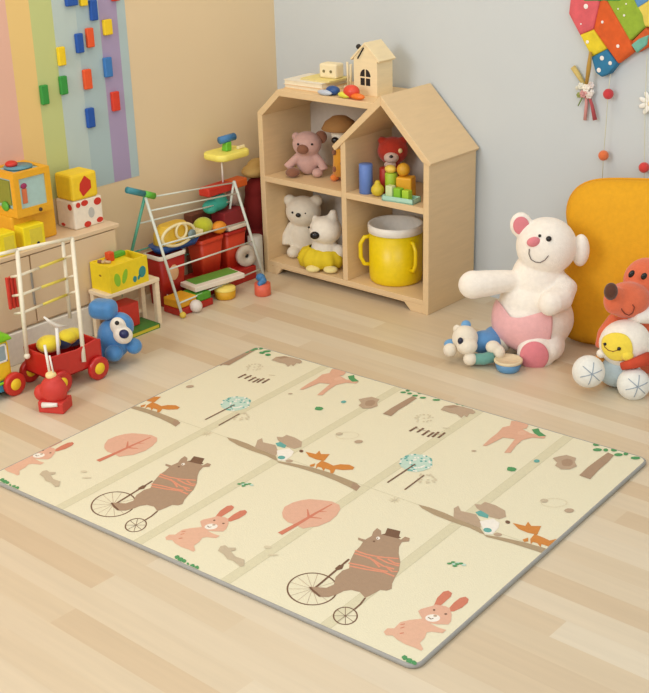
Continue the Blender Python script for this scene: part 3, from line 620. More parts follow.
# orange dog plush
base, L, s = px_frame((632, 372)); r = lambda px: px/s
t = thing('dog_plush', 'orange dog soft toy with long snout and white scarf behind the yellow faced one', 'soft toy', base, RZ)
OR = mat('coral_orange_plush', (222, 108, 70), .9, 'plush')
def D3(x, y, d=0): u, v = bc(x, y); return L(u-632, 372-v, d)
mz_c = D3(585, 296, -.06); mz_r = (r(22), r(19), r(17.5))
fuse('body', [('e', D3(640, 240, .02), (r(22), r(21), r(23))), ('e', mz_c, mz_r), ('e', D3(548, 298, -.09), (r(11), r(11), r(14))), ('e', D3(620, 400, .04), (r(30), r(22), r(30))), ('e', D3(640, 460, .04), (r(34), r(22), r(20))),
  ('t', [D3(560, 360, .02), D3(520, 400, .0), D3(508, 440, -.01)], [r(12), r(9), r(7)])], OR, t, .006)
sph('nose', D3(536, 271, -.135), (r(6.5), r(6), r(8.5)), mat('dark_brown_plush', (84, 44, 24), .8, 'plush'), t)
sph('eye', D3(597, 219, -.062), (r(2.6), r(2), r(4)), EYE, t, (0, .5, 0)); sph('eye', D3(634, 226, -.072), (r(2.8), r(2), r(3.6)), EYE, t, (0, .5, 0))
bm = nb(); tube(bm, [px_ell(base, RZ, mz_c, mz_r, None, *bc(*p), 1.04) for p in ((566, 311), (568, 325), (577, 337), (590, 342), (601, 334), (606, 318), (600, 310))], .0016, 8); fin('smile', bm, mat('brown_thread', (120, 52, 34), .8), t)
fuse('scarf', [('t', [D3(590, 352, -.07), D3(615, 348, -.1), D3(650, 338, -.08)], [r(3), r(6), r(10)])], mat('white_cotton', (240, 232, 222), .9, 'cloth'), t, .004)['label'] = 'white scarf'

# yellow faced toy with ball feet
base, L, s = px_frame((622, 386)); r = lambda px: px/s
t = thing('plush_baby', 'round white hooded soft toy with smiling yellow face and snowflake ball feet', 'soft toy', base, RZ)
LB = mat('pale_blue_plush', (196, 214, 220), .9, 'plush')
WC = mat('cool_white_plush', (232, 232, 224), .9, 'plush')
def Y3(x, y, d=0): u, v = bc(x, y); return L(u-622, 386-v, d)
hc = Y3(578, 425, 0); hr = (r(25.5), r(22), r(24)); sph('head', hc, hr, mat('warm_white_plush', (244, 236, 222), .95, 'plush'), t)
sph('body', Y3(560, 505, .0), (r(21), r(15), r(17)), LB, t)['label'] = 'pale blue body'
oh = lambda x, y, k=1.05: px_ell(base, RZ, hc, hr, None, *bc(x, y), k)
sewn('face', base, RZ, hc, hr, None, bc(553, 433), [bc(*p) for p in ((515, 405), (545, 393), (580, 400), (598, 425), (598, 460), (570, 476), (535, 472), (512, 448), (508, 425))], mat('lemon_plush', (240, 214, 70), .9, 'plush'), t, 1.03)['label'] = 'yellow face'
sph('eye', oh(519, 427), r(1.6), EYE, t); sph('eye', oh(560, 441), r(1.9), EYE, t)
bm = nb(); tube(bm, [oh(*p) for p in ((513, 424), (518, 436), (528, 445), (542, 449), (556, 445), (566, 438))], .0013, 8); fin('smile', bm, mat('brown_thread', (120, 52, 34), .8), t)
sph('cheek', oh(507, 455, 1.0), r(4.5), mat('warm_white_plush', (244, 236, 222), .95, 'plush'), t); sph('cheek', oh(585, 462, .98), (r(6), r(5), r(5)), mat('lemon_plush', (240, 214, 70), .9, 'plush'), t)
sph('tag', Y3(504, 472, .01), (r(5), r(4), r(6)), mat('orange_cotton', (226, 150, 50), .8, 'cloth'), t)['label'] = 'orange tuft'
bm = nb(); tube(bm, [Y3(568, 493, -.075), Y3(600, 485, -.09), Y3(650, 470, -.07)], [r(4), r(5), r(7)], 12); fin('strap', bm, mat('rust_red_felt', (202, 74, 44), .9, 'cloth'), t, True)['label'] = 'rust red strap'
def ballfoot(u, v, rp):
    P = L(u, v, -.055 if u < 0 else -.085); R1 = r(rp); f_ = sph('foot', P, R1, WC, t)
    bm = nb()
    for i in range(6):
        a = PI*i/3+.3
        pts = [Vector(P)+R1*1.006*Vector((math.sin(q)*math.cos(a), -math.cos(q), math.sin(q)*math.sin(a))) for q in [.75*j/6 for j in range(7)]]
        # tilt star towards the viewer a little above
        tube(bm, [Vector(P)+Matrix.Rotation(-.25, 3, 'X') @ (x_-Vector(P)) for x_ in pts], .0016, 6)
    fin('snowflake_stitching', bm, mat('grey_blue_thread', (158, 170, 180), .8), f_); return f_
ballfoot(-33.5, 14.5, 16); ballfoot(11.5, 2, 16)

# ============================================================ THINGS ON THE BACK WALL
YW = BW
t = thing('patchwork_kite', 'stuffed patchwork house hanging on the blue wall, pink, orange, green, yellow and blue', 'wall hanging', on(1, YW, 610, 30))
o0 = Vector(t.location)
def pad(pts, c, name, lab, th=.03, dots=()):
    q = [on(1, YW-.012, *p)-o0 for p in pts]; bm = nb(); ce = sum(q, Vector())/len(q)
    # puffed pad with pillowed front
    back = [bm.verts.new(p+Vector((0, .011, 0))) for p in q]; n = len(q)
    prev = back; bm.faces.new(back)
    for kk, dd in ((1.03, .3), (1.025, .7), (.96, .93), (.8, 1.0)):
        cur = [bm.verts.new(ce+(p-ce)*kk+Vector((0, -th*dd+.008, 0))) for p in q]
        for i in range(n): f = bm.faces.new((prev[i], prev[(i+1) % n], cur[(i+1) % n], cur[i])); f.smooth = True
        prev = cur
    bm.faces.new(prev)
    p_ = fin(name, bm, mat('patch_%s' % lab.split()[0], c, .85, 'cloth', 40, .12), t, False, .002); p_['label'] = lab
    for (u, v, rr) in dots:
        P = on(1, YW-.012, u, v)-o0; P.y = -.012-th+.008
        b2 = nb(); ell(b2, P+Vector((0, -.001, 0)), (rr, .0012, rr)); fin('dot', b2, mat('white_felt', (236, 232, 226), .8), p_, True)
pad([(575, -12), (572, 13), (583, 34), (597, 28), (604, -2), (606, -14)], (216, 96, 104), 'patch', 'pink patch', .035, [(590, 5.5, .0085), (585, 23, .003)])
pad([(583, 34), (597, 28.5), (610, 48), (594.5, 56)], (226, 204, 44), 'patch', 'yellow patch', .032, [(591, 41, .006)])
pad([(594.5, 56.5), (610, 48.5), (620.5, 62), (612, 73), (604.5, 76), (599, 72)], (44, 120, 162), 'patch', 'blue dotted patch', .034, [(605.8, 57, .008), (602.7, 69, .008), (614, 62, .007)])
pad([(603, 2), (606, -8), (634, 40), (637, 50), (621, 62), (597, 28.5)], (214, 92, 34), 'patch', 'orange patch', .036, [(606.5, 21, .005), (622, 45, .006)])
pad([(608, -4), (634, -8), (646, 14), (648, 26), (633, 40)], (146, 176, 52), 'patch', 'leaf green patch', .034, [(622, 8, .003), (628, 14.5, .004), (630, 3, .003)])
pad([(634, -8), (655, -14), (656, 26), (648, 26), (639, 8)], (226, 204, 90), 'patch', 'buttery patch', .03)
pad([(636, -4), (652, -10), (652, 0), (641, 7)], (92, 146, 196), 'patch', 'sky blue corner patch', .034)
pad([(634, 41), (648, 27), (657, 34), (651, 46), (640, 52)], (206, 92, 40), 'patch', 'rust patch', .028)
pad([(634.5, 44), (642, 38), (652, 34), (650, 44), (640, 52)], (112, 178, 160), 'patch', 'seafoam patch', .036)
pad([(586, -16), (626, -20), (625, 0), (587, .4)], (40, 150, 84), 'patch', 'emerald top patch', .038)
# ribbon bunch
t = thing('ribbon_flower', 'bunch of straw sticks tied with white flowers and pink ribbons on the wall', 'wall decoration', on(1, YW, 585, 88)); o0 = Vector(t.location)
q = lambda u, v, d=.014: on(1, YW-d, u, v)-o0
def stick(pts, rr, c, nm, d=.014, fl=1):
    bm = nb(); tube(bm, [q(*p, d) for p in pts], rr, 10); fin(nm, bm, mat('strand_%d_%d' % (c[0], c[2]), c, .8, 'cloth'), t, True)
stick([(573, 67), (579, 76), (585, 86)], [.010, .009, .006], (206, 184, 112), 'straw_stick'); stick([(590.5, 52), (589, 66), (586.5, 84)], [.005, .0085, .006], (180, 142, 62), 'straw_stick', .045)
stick([(586, 88), (586.5, 104), (585, 120)], [.004, .006, .006], (214, 150, 146), 'ribbon', .012); stick([(587, 90), (592, 105), (595, 120)], [.004, .006, .008], (176, 76, 82), 'ribbon', .02); stick([(586, 90), (582, 98), (578, 106)], [.003, .003, .002], (130, 160, 96), 'ribbon')
for (u, v, c, rr) in ((583, 94, (206, 150, 150), .012), (589, 95, (226, 214, 206), .012), (581, 86, (226, 226, 214), .011), (586, 88, (240, 236, 226), .013), (591, 85, (236, 226, 222), .011), (586, 93, (222, 170, 164), .010), (579, 95, (150, 158, 90), .009), (592, 92, (236, 230, 224), .008), (577, 88, (222, 220, 200), .006)):
    bm = nb()
    for k_ in range(6):
        a = PI*k_/3; ell(bm, q(u, v, .022)+Vector((rr*.7*math.cos(a), 0, rr*.7*math.sin(a))), (rr*.5, rr*.4, rr*.5), seg=12, ring=8)
    ell(bm, q(u, v, .026), rr*.5, seg=12, ring=8); fin('blossom', bm, mat('blossom_%d_%d' % (c[0], c[1]), c, .8), t, True)
# felt ball strings
def garland(pts, balls, lab):
    t = thing('ball_garland', lab, 'garland', on(1, YW-.03, *pts[0]), 0, 'felt ball strings on the blue wall'); o0 = Vector(t.location)
    bm = nb(); tube(bm, [on(1, YW-.03, *p)-o0 for p in pts], .0012, 6); fin('cord', bm, mat('cream_cord', (206, 206, 178), .8), t)
    for u, v, c in balls: sph('felt_ball', on(1, YW-.03, u, v)-o0, .0185, mat('felt_%d_%d' % (c[0], c[1]), c, .9, 'plush'), t)
garland([(610.5, 74), (608, 94), (606, 125), (603.5, 155), (602, 186)], [(608.3, 94, (200, 56, 62)), (603.5, 155.5, (218, 112, 62))], 'hanging cord with a red felt ball above an orange one')
garland([(647, 55), (645, 110), (644.5, 167), (644, 188)], [(644, 167.5, (206, 60, 56))], 'hanging cord with a single red felt ball at the right edge')
t = thing('paper_flower', 'white paper flower on the blue wall at the right edge', 'wall decoration', on(1, YW, 652, 103)); t.scale = (.85, 1, .85); 
bm = nb()
for k_ in range(9):
    a = 2*PI*k_/9; c_ = Vector((.03*math.cos(a), -.012, .03*math.sin(a))); ell(bm, c_, (.024, .004, .010), (0, -a, 0), seg=14, ring=8)
fin('petals', bm, mat('white_paper', (240, 240, 234), .8), t, True); sph('flower_center', (0, -.014, 0), (.010, .006, .010), mat('cream_paper2', (240, 226, 190), .8), t)
#@@LEFT
# ============================================================ LEFT: LOW CABINET AND ITS TOYS
SH = .402; CXM = 0.0
t = thing('low_cabinet', 'low beige cabinet with white plinth along the left wall under the toy cubes', 'cabinet', (LW+.001, -1.0, 0))
BE = mat('beige_lacquer', (224, 199, 164), .6, 'wall', 3, .02); WT = mat('white_lacquer', (232, 226, 212), .5)
ow = Vector(t.location)
def rb(name, a, b, m, par, off, bev=.003): return box(name, [a[i]-off[i] for i in range(3)], [b[i]-off[i] for i in range(3)], m, par, bev)
rb('body', (LW+.001, -2.2, .0), (CXM-.018, -.77, SH-.016), BE, t, ow); rb('top_board', (LW+.001, -2.2, SH-.016), (CXM, -.765, SH), BE, t, ow, .002)
yd = on(0, CXM, 33, 280).y
rb('door', (CXM-.018, yd+.003, .13), (CXM-.003, -.785, SH-.02), BE, t, ow, .002); rb('door', (CXM-.018, -1.40, .13), (CXM-.003, yd-.003, SH-.02), BE, t, ow, .002); rb('door', (CXM-.018, -1.9, .13), (CXM-.003, -1.42, SH-.02), WT, t, ow, .002)
rb('plinth', (CXM-.018, -2.2, 0), (CXM+.001, -.9, .12), WT, t, ow, .004)['label'] = 'white plinth'
rb('handle', (CXM-.003, yd-.008, .2), (CXM+.004, yd-.002, .33), mat('grey_metal', (150, 146, 138), .4), t, ow, .001)
def cubet(name, label, cat, x1, y0, sx, sy, z, h, m, bev=.006, group=None):
    """thing whose body is a soft cornered cube; near corner at (x1, y0)"""
    t = thing(name, label, cat, (x1-sx/2, y0+sy/2, z), 0, group)
    box('body', (-sx/2, -sy/2, 0), (sx/2, sy/2, h), m, t, bev); return t
def onx(t, sx, pts, m, name, th=.0012):
    """flat print on the face looking along +X: pts (y, z) relative to the thing"""
    bm = nb(); prism(bm, [(sx/2-.0002, y, z) for y, z in pts], (th, 0, 0)); return fin(name, bm, m, t)
def ony(t, sy, pts, m, name, th=.0012):
    bm = nb(); prism(bm, [(x, -sy/2+.0002, z) for x, z in pts], (0, -th, 0)); return fin(name, bm, m, t)
def oval(cy, cz, ry, rz, n=20): return [(cy+ry*math.cos(2*PI*i/n), cz+rz*math.sin(2*PI*i/n)) for i in range(n)]
YEL = mat('sunny_yellow_foam', (244, 208, 40), .6); AMB = mat('amber_foam', (232, 172, 34), .5); REDM = mat('tomato_red', (206, 50, 36), .45); GRN = mat('leaf_green', (90, 172, 50), .5)
BLUE = mat('toy_blue', (52, 118, 186), .45); CRM = mat('cream_card', (240, 230, 212), .6)
t = cubet('play_cube', 'square white cube printed with red strawberries standing under the yellow cube', 'toy cube', -.055, -.925, .105, .133, SH, .108, CRM, .006)
for y, z, a, b_ in ((-.015, .094, .016, .011), (.045, .088, .017, .014), (-.01, .012, .016, .011), (.048, .016, .015, .010), (-.045, .092, .010, .010)): onx(t, .105, oval(y, z, a, b_), REDM, 'strawberry')
onx(t, .105, oval(.012, .052, .014, .02), mat('pale_grey_print', (190, 190, 184), .6), 'grey_spot'); ony(t, .133, oval(-.02, .012, .012, .006), REDM, 'strawberry'); ony(t, .133, oval(.03, .085, .012, .012), REDM, 'strawberry')
t = cubet('play_cube', 'yellow cube with a red diamond on its side, stacked on the strawberry cube', 'toy cube', -.054, -.925, .10, .120, SH+.108, .098, YEL, .010)
onx(t, .10, [(-.012, .012), (.028, .012+.025), (.028, .065), (.002, .088), (-.022, .062), (-.026, .038)], REDM, 'diamond')
# yellow base box and activity cube
t = cubet('foam_block', 'plain yellow box under the windowed activity cube', 'box', -.065, -1.19, .115, .19, SH, .112, AMB, .008)
Z2 = SH+.112
t = thing('activity_cube', 'amber activity cube with pale blue window on the yellow box', 'toy cube', (-.108, -1.105, Z2)); sx, sy, h = .15, .155, .158
bm = nb()
for a_ in (-1, 1):
    for b_ in (-1, 1): abox(bm, (a_*sx/2, b_*sy/2, 0), (a_*(sx/2-.022), b_*(sy/2-.022), h))
    for z0, z1 in ((0, .028), (h-.022, h)):
        abox(bm, (a_*sx/2, -sy/2+.022, z0), (a_*(sx/2-.022), sy/2-.022, z1)); abox(bm, (-sx/2+.022, a_*sy/2, z0), (sx/2-.022, a_*(sy/2-.022), z1))
fin('frame', bm, AMB, t, False)
box('window_panel', (-sx/2+.008, -sy/2+.008, .01), (sx/2-.006, sy/2-.008, h-.004), mat('pale_aqua_panel', (172, 204, 200), .4), t, .001)
box('side_panel', (-.045, -sy/2+.003, .04), (.04, -sy/2+.02, h-.03), mat('olive_panel', (140, 146, 50), .6), t, .002)
sph('figure_head', (sx/2-.004, -.035, .108), (.004, .013, .010), mat('magenta_print', (160, 50, 96), .5), t); rb('figure', (sx/2-.006, -.045, .045), (sx/2-.003, -.025, .098), mat('coral_print', (216, 116, 72), .5), t, (0, 0, 0), .001)
sph('green_knob', (.01, -sy/2-.002, .035), (.02, .008, .018), GRN, t); sph('dark_knob', (sx/2+.002, .02, .012), .007, mat('dark_knob', (60, 44, 40), .5), t)
cyl_ = nb(); lathe(cyl_, [(0, h), (.05, h), (.05, h+.006), (0, h+.006)]); fin('top_disc', cyl_, mat('steel_blue_disc', (98, 148, 160), .4), t, True); sph('red_knob', (-.01, -.02, h+.014), (.022, .022, .012), REDM, t)
# yellow hollow blocks
def hollow(label, x1, y0, sx, sy, z, h):
    t = thing('hollow_block', label, 'toy block', (x1-sx/2, y0+sy/2, z), 0, 'hollow lemon yellow blocks'); bm = nb()
    abox(bm, (-sx/2, -sy/2, 0), (sx/2, sy/2, h)); LP = mat('lemon_plastic', (240, 220, 26), .5); fin('body', bm, LP, t, False, .004)
    onx(t, sx, [(-sy*.22, h*.2), (sy*.36, h*.2), (sy*.36, h*.84), (-sy*.22, h*.84)], mat('lemon_inset', (222, 206, 60), .6), 'inset_panel'); return t
t = hollow('lemon yellow open block with a small dark dot, at the cabinet front edge', -.012, -1.182, .09, .09, SH, .082)
sph('dot', (.0465, .012, .014), (.002, .006, .005), mat('navy_bead', (24, 30, 56), .3), t)
hollow('lemon yellow open block at the left edge of view', -.012, -1.285, .07, .07, SH, .08)

# ---------- white rack standing on the wagon
FL = on(1, -1.382, 27, 356); FR = on(0, .340, 84, 362); BR_ = on(0, .155, 70, 318)
TL = on(0, .19, 17, 250); TR = on(0, .205, 72, 238); TB_ = on(0, .14, 62.5, 240); TBL = TL+(TB_-TR)
BL_ = FL+(BR_-FR)
t = thing('wire_rack', 'white rung rack with some yellow bars standing over the red wagon', 'rack', FR)
o0 = Vector(FR); WR = mat('white_rack_paint', (240, 232, 208), .45); YR = mat('yellow_rack_paint', (232, 214, 90), .45)
def rod(name, a, b, rr, m, t=t, o0=o0, mid=None):
    bm = nb(); tube(bm, [Vector(a)-o0, Vector(b)-o0], rr, 10); return fin(name, bm, m, t, True)
rod('post', TL, FL, .0075, WR); rod('post', TR, FR, .0075, WR); rod('post', TB_, BR_, .0065, WR)
LX = on(0, .17, -12, 257)
for a_, b_ in ((TL, TR), (TR, TB_), (TB_, TB_+(TL-TR)*1.0), (TL, LX)): rod('top_rail', a_, b_, .006, WR)
lp = lambda a, b, k: a+(b-a)*k
for (ul, vl, ur, vr) in ((20, 275, 65, 258), (22, 294, 66, 278), (24, 312, 68, 294)):
    kl = (vl-250)/(356-250); kr = (vr-240)/(318-240); A = lp(TL, FL, kl); B = lp(TB_, BR_, kr); M_ = lp(A, B, .42)
    rod('rung', A, M_, .005, WR); rod('rung', M_, B, .005, YR)['label'] = 'yellow half of a rung'
    rod('side_rung', B, lp(TR, FR, (vr-238-3)/(362-238)), .0045, WR)
    rod('back_rung', lp(TL, FL, kl), lp(TL, FL, kl)+(TB_-TR)*.9, .0045, WR)
sph('foot_cap', FL-o0, .011, WR, t)
bm = nb()
for k_ in range(3): abox(bm, (-.006, -.022+.014*k_, 0), (.006, -.012+.014*k_, .115))
o = fin('bead_column', bm, REDM, t, False, .003); o.location = on(0, .12, 15, 308)-o0; o['label'] = 'red upright bars'

# ---------- red wagon
WX0, WX1, WY0, WY1 = .172, .330, -1.365, -1.155
t = thing('toy_wagon', 'red toy wagon with yellow hubbed wheels carrying yellow and navy things', 'toy wagon', ((WX0+WX1)/2, (WY0+WY1)/2, 0), 0)
hx, hy = (WX1-WX0)/2, (WY1-WY0)/2; z0, z1 = .050, .146
bm = nb(); abox(bm, (-hx, -hy, z0), (hx, hy, z0+.008))
for s_ in (-1, 1):
    prism(bm, [(s_*hx, -hy, z0), (s_*hx, hy*.86, z0), (s_*hx, hy, z0+.025), (s_*hx, hy, z1-.006), (s_*hx, hy*.8, z1), (s_*hx, -hy*.0, z1-.012), (s_*hx, -hy, z1-.004)], (-s_*.007, 0, 0))
    prism(bm, [(-hx, s_*hy, z0), (hx, s_*hy, z0), (hx, s_*hy, z1-.008), (-hx, s_*hy, z1-.008)], (0, -s_*.007, 0))
WRD = mat('wagon_red', (196, 34, 28), .35, coat=.3); fin('body', bm, WRD, t, False, .003)
def wheel(par, c, r_, mt_, mh, wdt=.02, hub=.5):
    bm = nb(); lathe(bm, [(0, -wdt/2), (r_*.85, -wdt/2), (r_, -wdt/2+.004), (r_, wdt/2-.004), (r_*.85, wdt/2), (r_*hub, wdt/2-.002), (0, wdt/2-.002)], n=36)
    for v in bm.verts: v.co = Vector((v.co.z, v.co.x, v.co.y))+Vector(c)
    wh_ = fin('wheel', bm, mt_, par, True); bm = nb(); lathe(bm, [(0, wdt/2+.004), (r_*hub*.8, wdt/2+.003), (r_*hub, wdt/2-.002)], n=28)
    for v in bm.verts: v.co = Vector((v.co.z, v.co.x, v.co.y))+Vector(c)
    fin('hub', bm, mh, wh_, True); return wh_
for a_ in (-1, 1):
    for b_ in (-1, 1): wheel(t, (a_*(hx+.008), b_*(hy-.028) if b_ > 0 else -hy+.022, .042), .042, WRD, YEL)
def lumps(t, lst, m, name, vox=.004): return fuse(name, lst, m, t, vox)
wx, wy = (WX0+WX1)/2, (WY0+WY1)/2
for i, (u, v, rr, c, nm) in enumerate([(38, 340, .036, 'y', 'yellow soft ball at the left end of the wagon'), (55, 332, .032, 'y', 'yellow soft ball in the middle of the wagon load'), (66, 329, .030, 'y', 'yellow soft ball at the right of the wagon load'), (54, 339, .026, 'n', 'navy soft ball between the yellow ones in the wagon'), (73, 326, .030, 'n', 'navy soft ball at the right end behind the wagon load')]):
    P = G(u, v, .135 if c == 'y' else .12); 
    P.x = min(max(P.x, WX0+.04), WX1-.04); P.y = min(max(P.y, WY0+.035), WY1-.03)
    o = sph('soft_ball', (0, 0, 0), (rr*1.1, rr*1.2, rr*.85), mat('yellow_ball_plush', (236, 214, 50), .9, 'plush') if c == 'y' else mat('navy_plush', (38, 50, 84), .9, 'plush')); o.location = P; tag(o, nm, 'soft ball', 'balls in the red wagon')
t = thing('toy_spade', 'white plastic stick with slanted crossbar standing in the wagon', 'toy spade', (.26, -1.27, .058))
ts = Vector(t.location); A = on(0, .27, 58, 355)-ts; B = on(0, .27, 56.5, 326)-ts; bm = nb(); A.z = .0; tube(bm, [A, B], .006, 10); fin('shaft', bm, WB, t, True); bm = nb(); tube(bm, [on(0, .27, 44, 317)-ts, on(0, .27, 50, 322)-ts, B, on(0, .27, 66, 326)-ts], [.003, .006, .008, .003], 10); fin('crossbar', bm, WB, t, True)

# ---------- blue dog
base, L, s = px_frame((116, 360), 0, RZ-.35); r = lambda px: px/s
t = thing('dog_toy', 'shiny blue dog toy with white muzzle and block shaped head cap', 'toy dog', base, RZ-.35)
DB = mat('cornflower_plastic', (70, 136, 196), .45, 'plush', 60, .04)
fuse('body', [('e', L(-2, 22, 0), (r(17), r(15), r(21))), ('e', L(-13, 12, .0), (r(11), r(12), r(12))), ('e', L(4, 34, .0), (r(14), r(13), r(14)))], DB, t, .004)
bm = nb(); abox(bm, (-r(13.5), -r(11), 0), (r(13.5), r(11), r(19)))
for v in bm.verts: v.co += L(-12, 42, .0)
o = fin('cap', bm, DB, t, True, .028, 6); o['label'] = 'rounded block cap'; o.rotation_euler[1] = 0
muz = fuse('muzzle', [('e', L(2, 34, -.05), (r(8.5), r(6), r(9))), ('e', L(7, 25, -.06), (r(10), r(8), r(9)))], mat('white_plush', (236, 228, 212), .9, 'plush'), t, .003, 3)
sph('eye', L(1, 37, -.085), r(2.2), EYE, t); sph('nose', L(8, 26, -.098), (r(5), r(4), r(4.5)), mat('navy_nose', (26, 36, 84), .4), t)
sph('foot', L(-2, 7, -.06), (r(9), r(9), r(8.5)), DB, t); sph('foot', L(18, 14, -.02), (r(8), r(8), r(8)), DB, t)

# ---------- toy vacuum (red) in front of the wagon
base, L, s = px_frame((56, 409)); r = lambda px: px/s
t = thing('toy_vacuum', 'small red toy vacuum with two white sticks in front of the wagon', 'toy vacuum', base, RZ-.25)
RV = mat('matte_red', (202, 56, 46), .6)
box('base', (-r(13.5), -r(11), 0), (r(13.5), r(11), r(12)), RV, t, .004); bm = nb(); tube(bm, [(-r(8), -r(11.5), r(9)), (r(8), -r(11.5), r(10.5))], [r(3), r(2)], 10); fin('label_strip', bm, WB, t, True)
fuse('body', [('e', (0, 0, r(21)), (r(14), r(11), r(15))), ('e', (-r(13), 0, r(17)), (r(8), r(8), r(9))), ('e', (r(2), 0, r(30)), (r(8), r(8), r(7)))], RV, t, .003, 4)
sph('cap', (-r(1), 0, r(37)), (r(5.5), r(5.5), r(4)), mat('cream_plastic', (240, 214, 150), .4), t)
bm = nb(); tube(bm, [(-r(2), 0, r(38)), (-r(5), r(2), r(68))], .0045, 10); fin('stick', bm, WB, t, True); bm = nb(); tube(bm, [(r(2), 0, r(38)), (r(0), 0, r(58))], .003, 10); fin('stick', bm, WB, t, True)

# ---------- toy train at the left edge
t = thing('toy_truck', 'colourful toy truck with lime roof and red wheels at the left edge', 'toy truck', (.165, -1.505, 0), 0)
o0 = Vector(t.location); xs = .04
box('chassis', (-.07, -.09, .02), (xs, .085, .055), mat('turquoise_plastic', (64, 156, 190), .45), t, .008)
box('cab', (-.06, -.09, .055), (xs-.006, .07, .195), YEL, t, .012)
bm = nb(); prism(bm, [(-.07, -.10, .195), (-.07, .085, .195), (-.07, .07, .215), (-.07, .02, .238), (-.07, -.07, .245), (-.07, -.10, .22)], (.115, 0, 0)); fin('roof', bm, mat('lime_plastic', (128, 206, 30), .45), t, False, .010, 3)
box('window_pane', (xs-.008, .0, .130), (xs-.004, .05, .182), mat('grey_blue_glass', (150, 172, 176), .2), t, .003)
bm = nb(); abox(bm, (xs-.008, -.006, .124), (xs-.002, .056, .130)); abox(bm, (xs-.008, -.006, .182), (xs-.002, .056, .188)); abox(bm, (xs-.008, -.006, .124), (xs-.002, 0, .188)); abox(bm, (xs-.008, .05, .124), (xs-.002, .056, .188)); fin('window_frame', bm, WB, t, False, .001)
box('bumper', (-.07, .08, .03), (xs, .092, .06), mat('mint_plastic', (150, 206, 150), .5), t, .004); box('fender', (xs-.004, -.02, .05), (xs+.006, .088, .058), mat('lime_plastic', (128, 206, 30), .45), t, .003)
for a_ in (-.06, .072): wheel(t, (xs+.010, a_-.012, .041), .041, REDM, YEL, .022, .5)
for a_ in (-.06, .06): wheel(t, (-.078, a_, .040), .040, REDM, YEL, .018, .5)
# little yellow and olive figure between truck and wagon
P = G(20, 352); 
t = thing('stacking_toy', 'olive and tan rounded toy between the truck and the wagon', 'toy', (.075, -1.42, 0)); sph('lower_ball', (0, 0, .034), (.034, .034, .034), mat('olive_plush', (170, 160, 40), .8, 'plush'), t); sph('upper_ball', (0, 0, .088), (.030, .028, .034), mat('tan_plush', (206, 160, 80), .8, 'plush'), t)

# ---------- wooden bench with yellow box
BZ = .190; bx0, bx1, by0, by1 = .006, .118, -.945, -.69
t = thing('wooden_bench', 'small pale wooden bench carrying the yellow toolbox', 'bench', ((bx0+bx1)/2, (by0+by1)/2, 0)); o0 = Vector(t.location)
rb('top', (bx0, by0, BZ-.016), (bx1, by1, BZ), WOODX, t, o0)
for yy in (by0+.004, by1-.022):
    for xx in (bx0+.002, bx1-.022): rb('leg', (xx, yy, 0), (xx+.02, yy+.02, BZ-.016), WOODX, t, o0, .002)
rb('rail', (bx0+.006, by0+.02, .03), (bx0+.014, by1-.02, .045), WOODX, t, o0, .002)
t = thing('toy_toolbox', 'yellow box with green and teal leaf prints on the wooden bench', 'toy box', (.060, -.832, BZ)); sx, sy, h = .112, .182, .102
YT = mat('toolbox_yellow', (240, 212, 30), .5)
bm = nb(); abox(bm, (-sx/2, -sy/2, 0), (sx/2, sy/2, .008))
for a_ in (-1, 1): abox(bm, (a_*sx/2, -sy/2, .008), (a_*(sx/2-.008), sy/2, h)); abox(bm, (-sx/2+.008, a_*sy/2, .008), (sx/2-.008, a_*(sy/2-.008), h))
abox(bm, (-sx/2+.006, -sy/2+.006, h-.02), (sx/2-.006, sy*.22, h-.004)); abox(bm, (-sx/2+.006, sy*.2, h-.05), (sx/2-.006, sy/2-.006, h-.040))
fin('body', bm, YT, t, False)
def leaf(cy, cz, ry, rz, tilt): return [(cy+ry*math.cos(a)*math.cos(tilt)-rz*math.sin(a)*math.sin(tilt), cz+ry*math.cos(a)*math.sin(tilt)+rz*math.sin(a)*math.cos(tilt)) for a in [2*PI*i/24 for i in range(24)]]
LG = mat('lime_print', (142, 196, 44), .5); TLm = mat('teal_print', (46, 140, 140), .5)
for a_ in ((-.058, .045, .014, .026, .15), (-.022, .05, .011, .028, -.35)): onx(t, sx, leaf(*a_), LG, 'leaf_print')
for a_ in ((.062, .045, .017, .022, -.2), (.024, .026, .009, .012, 0), (.044, .028, .006, .010, -.5)): onx(t, sx, leaf(*a_), TLm, 'leaf_print')
ony(t, sy, oval(.0, .06, .007, .004), mat('hole_brown', (150, 110, 20), .7), 'finger_hole')
TZ = BZ+h-.004
o = box('small_block', (-.013, -.013, 0), (.013, .013, .034), mat('orange_red_wood', (216, 76, 34), .5), None, .003); o.location = (.045, -.86, TZ); tag(o, 'orange red small block standing on the yellow toolbox', 'toy block')
o = box('small_block', (-.014, -.030, 0), (.014, .030, .018), GRN, None, .004); o.location = (.028, -.81, TZ); tag(o, 'green low block on the yellow toolbox behind the red one', 'toy block')
t = thing('toy_plane', 'tiny cream and brown toy lying on the yellow toolbox', 'toy', (.055, -.895, TZ)); bm = nb(); tube(bm, [(-.02, -.01, .006), (.02, .014, .006)], .006, 8); tube(bm, [(-.01, .016, .010), (.012, -.016, .010)], .004, 8); fin('body', bm, mat('tan_wood', (206, 176, 130), .6), t, True); bm = nb(); tube(bm, [(-.022, -.012, .007), (-.01, -.004, .007)], .0068, 8); fin('stripe', bm, BR, t, True)
o = box('toy_cube', (-.036, -.045, 0), (.036, .045, .095), REDM, None, .004); o.location = (.055, -.825, .02); tag(o, 'plain red cube under the wooden bench', 'toy cube')
book('book', (.085, -.805), .11, .16, 0, .018, .0, mat('dark_green_cover', (66, 128, 50), .5), 'green and yellow book lying under the wooden bench', mat('yellow_pages', (226, 206, 60), .6))

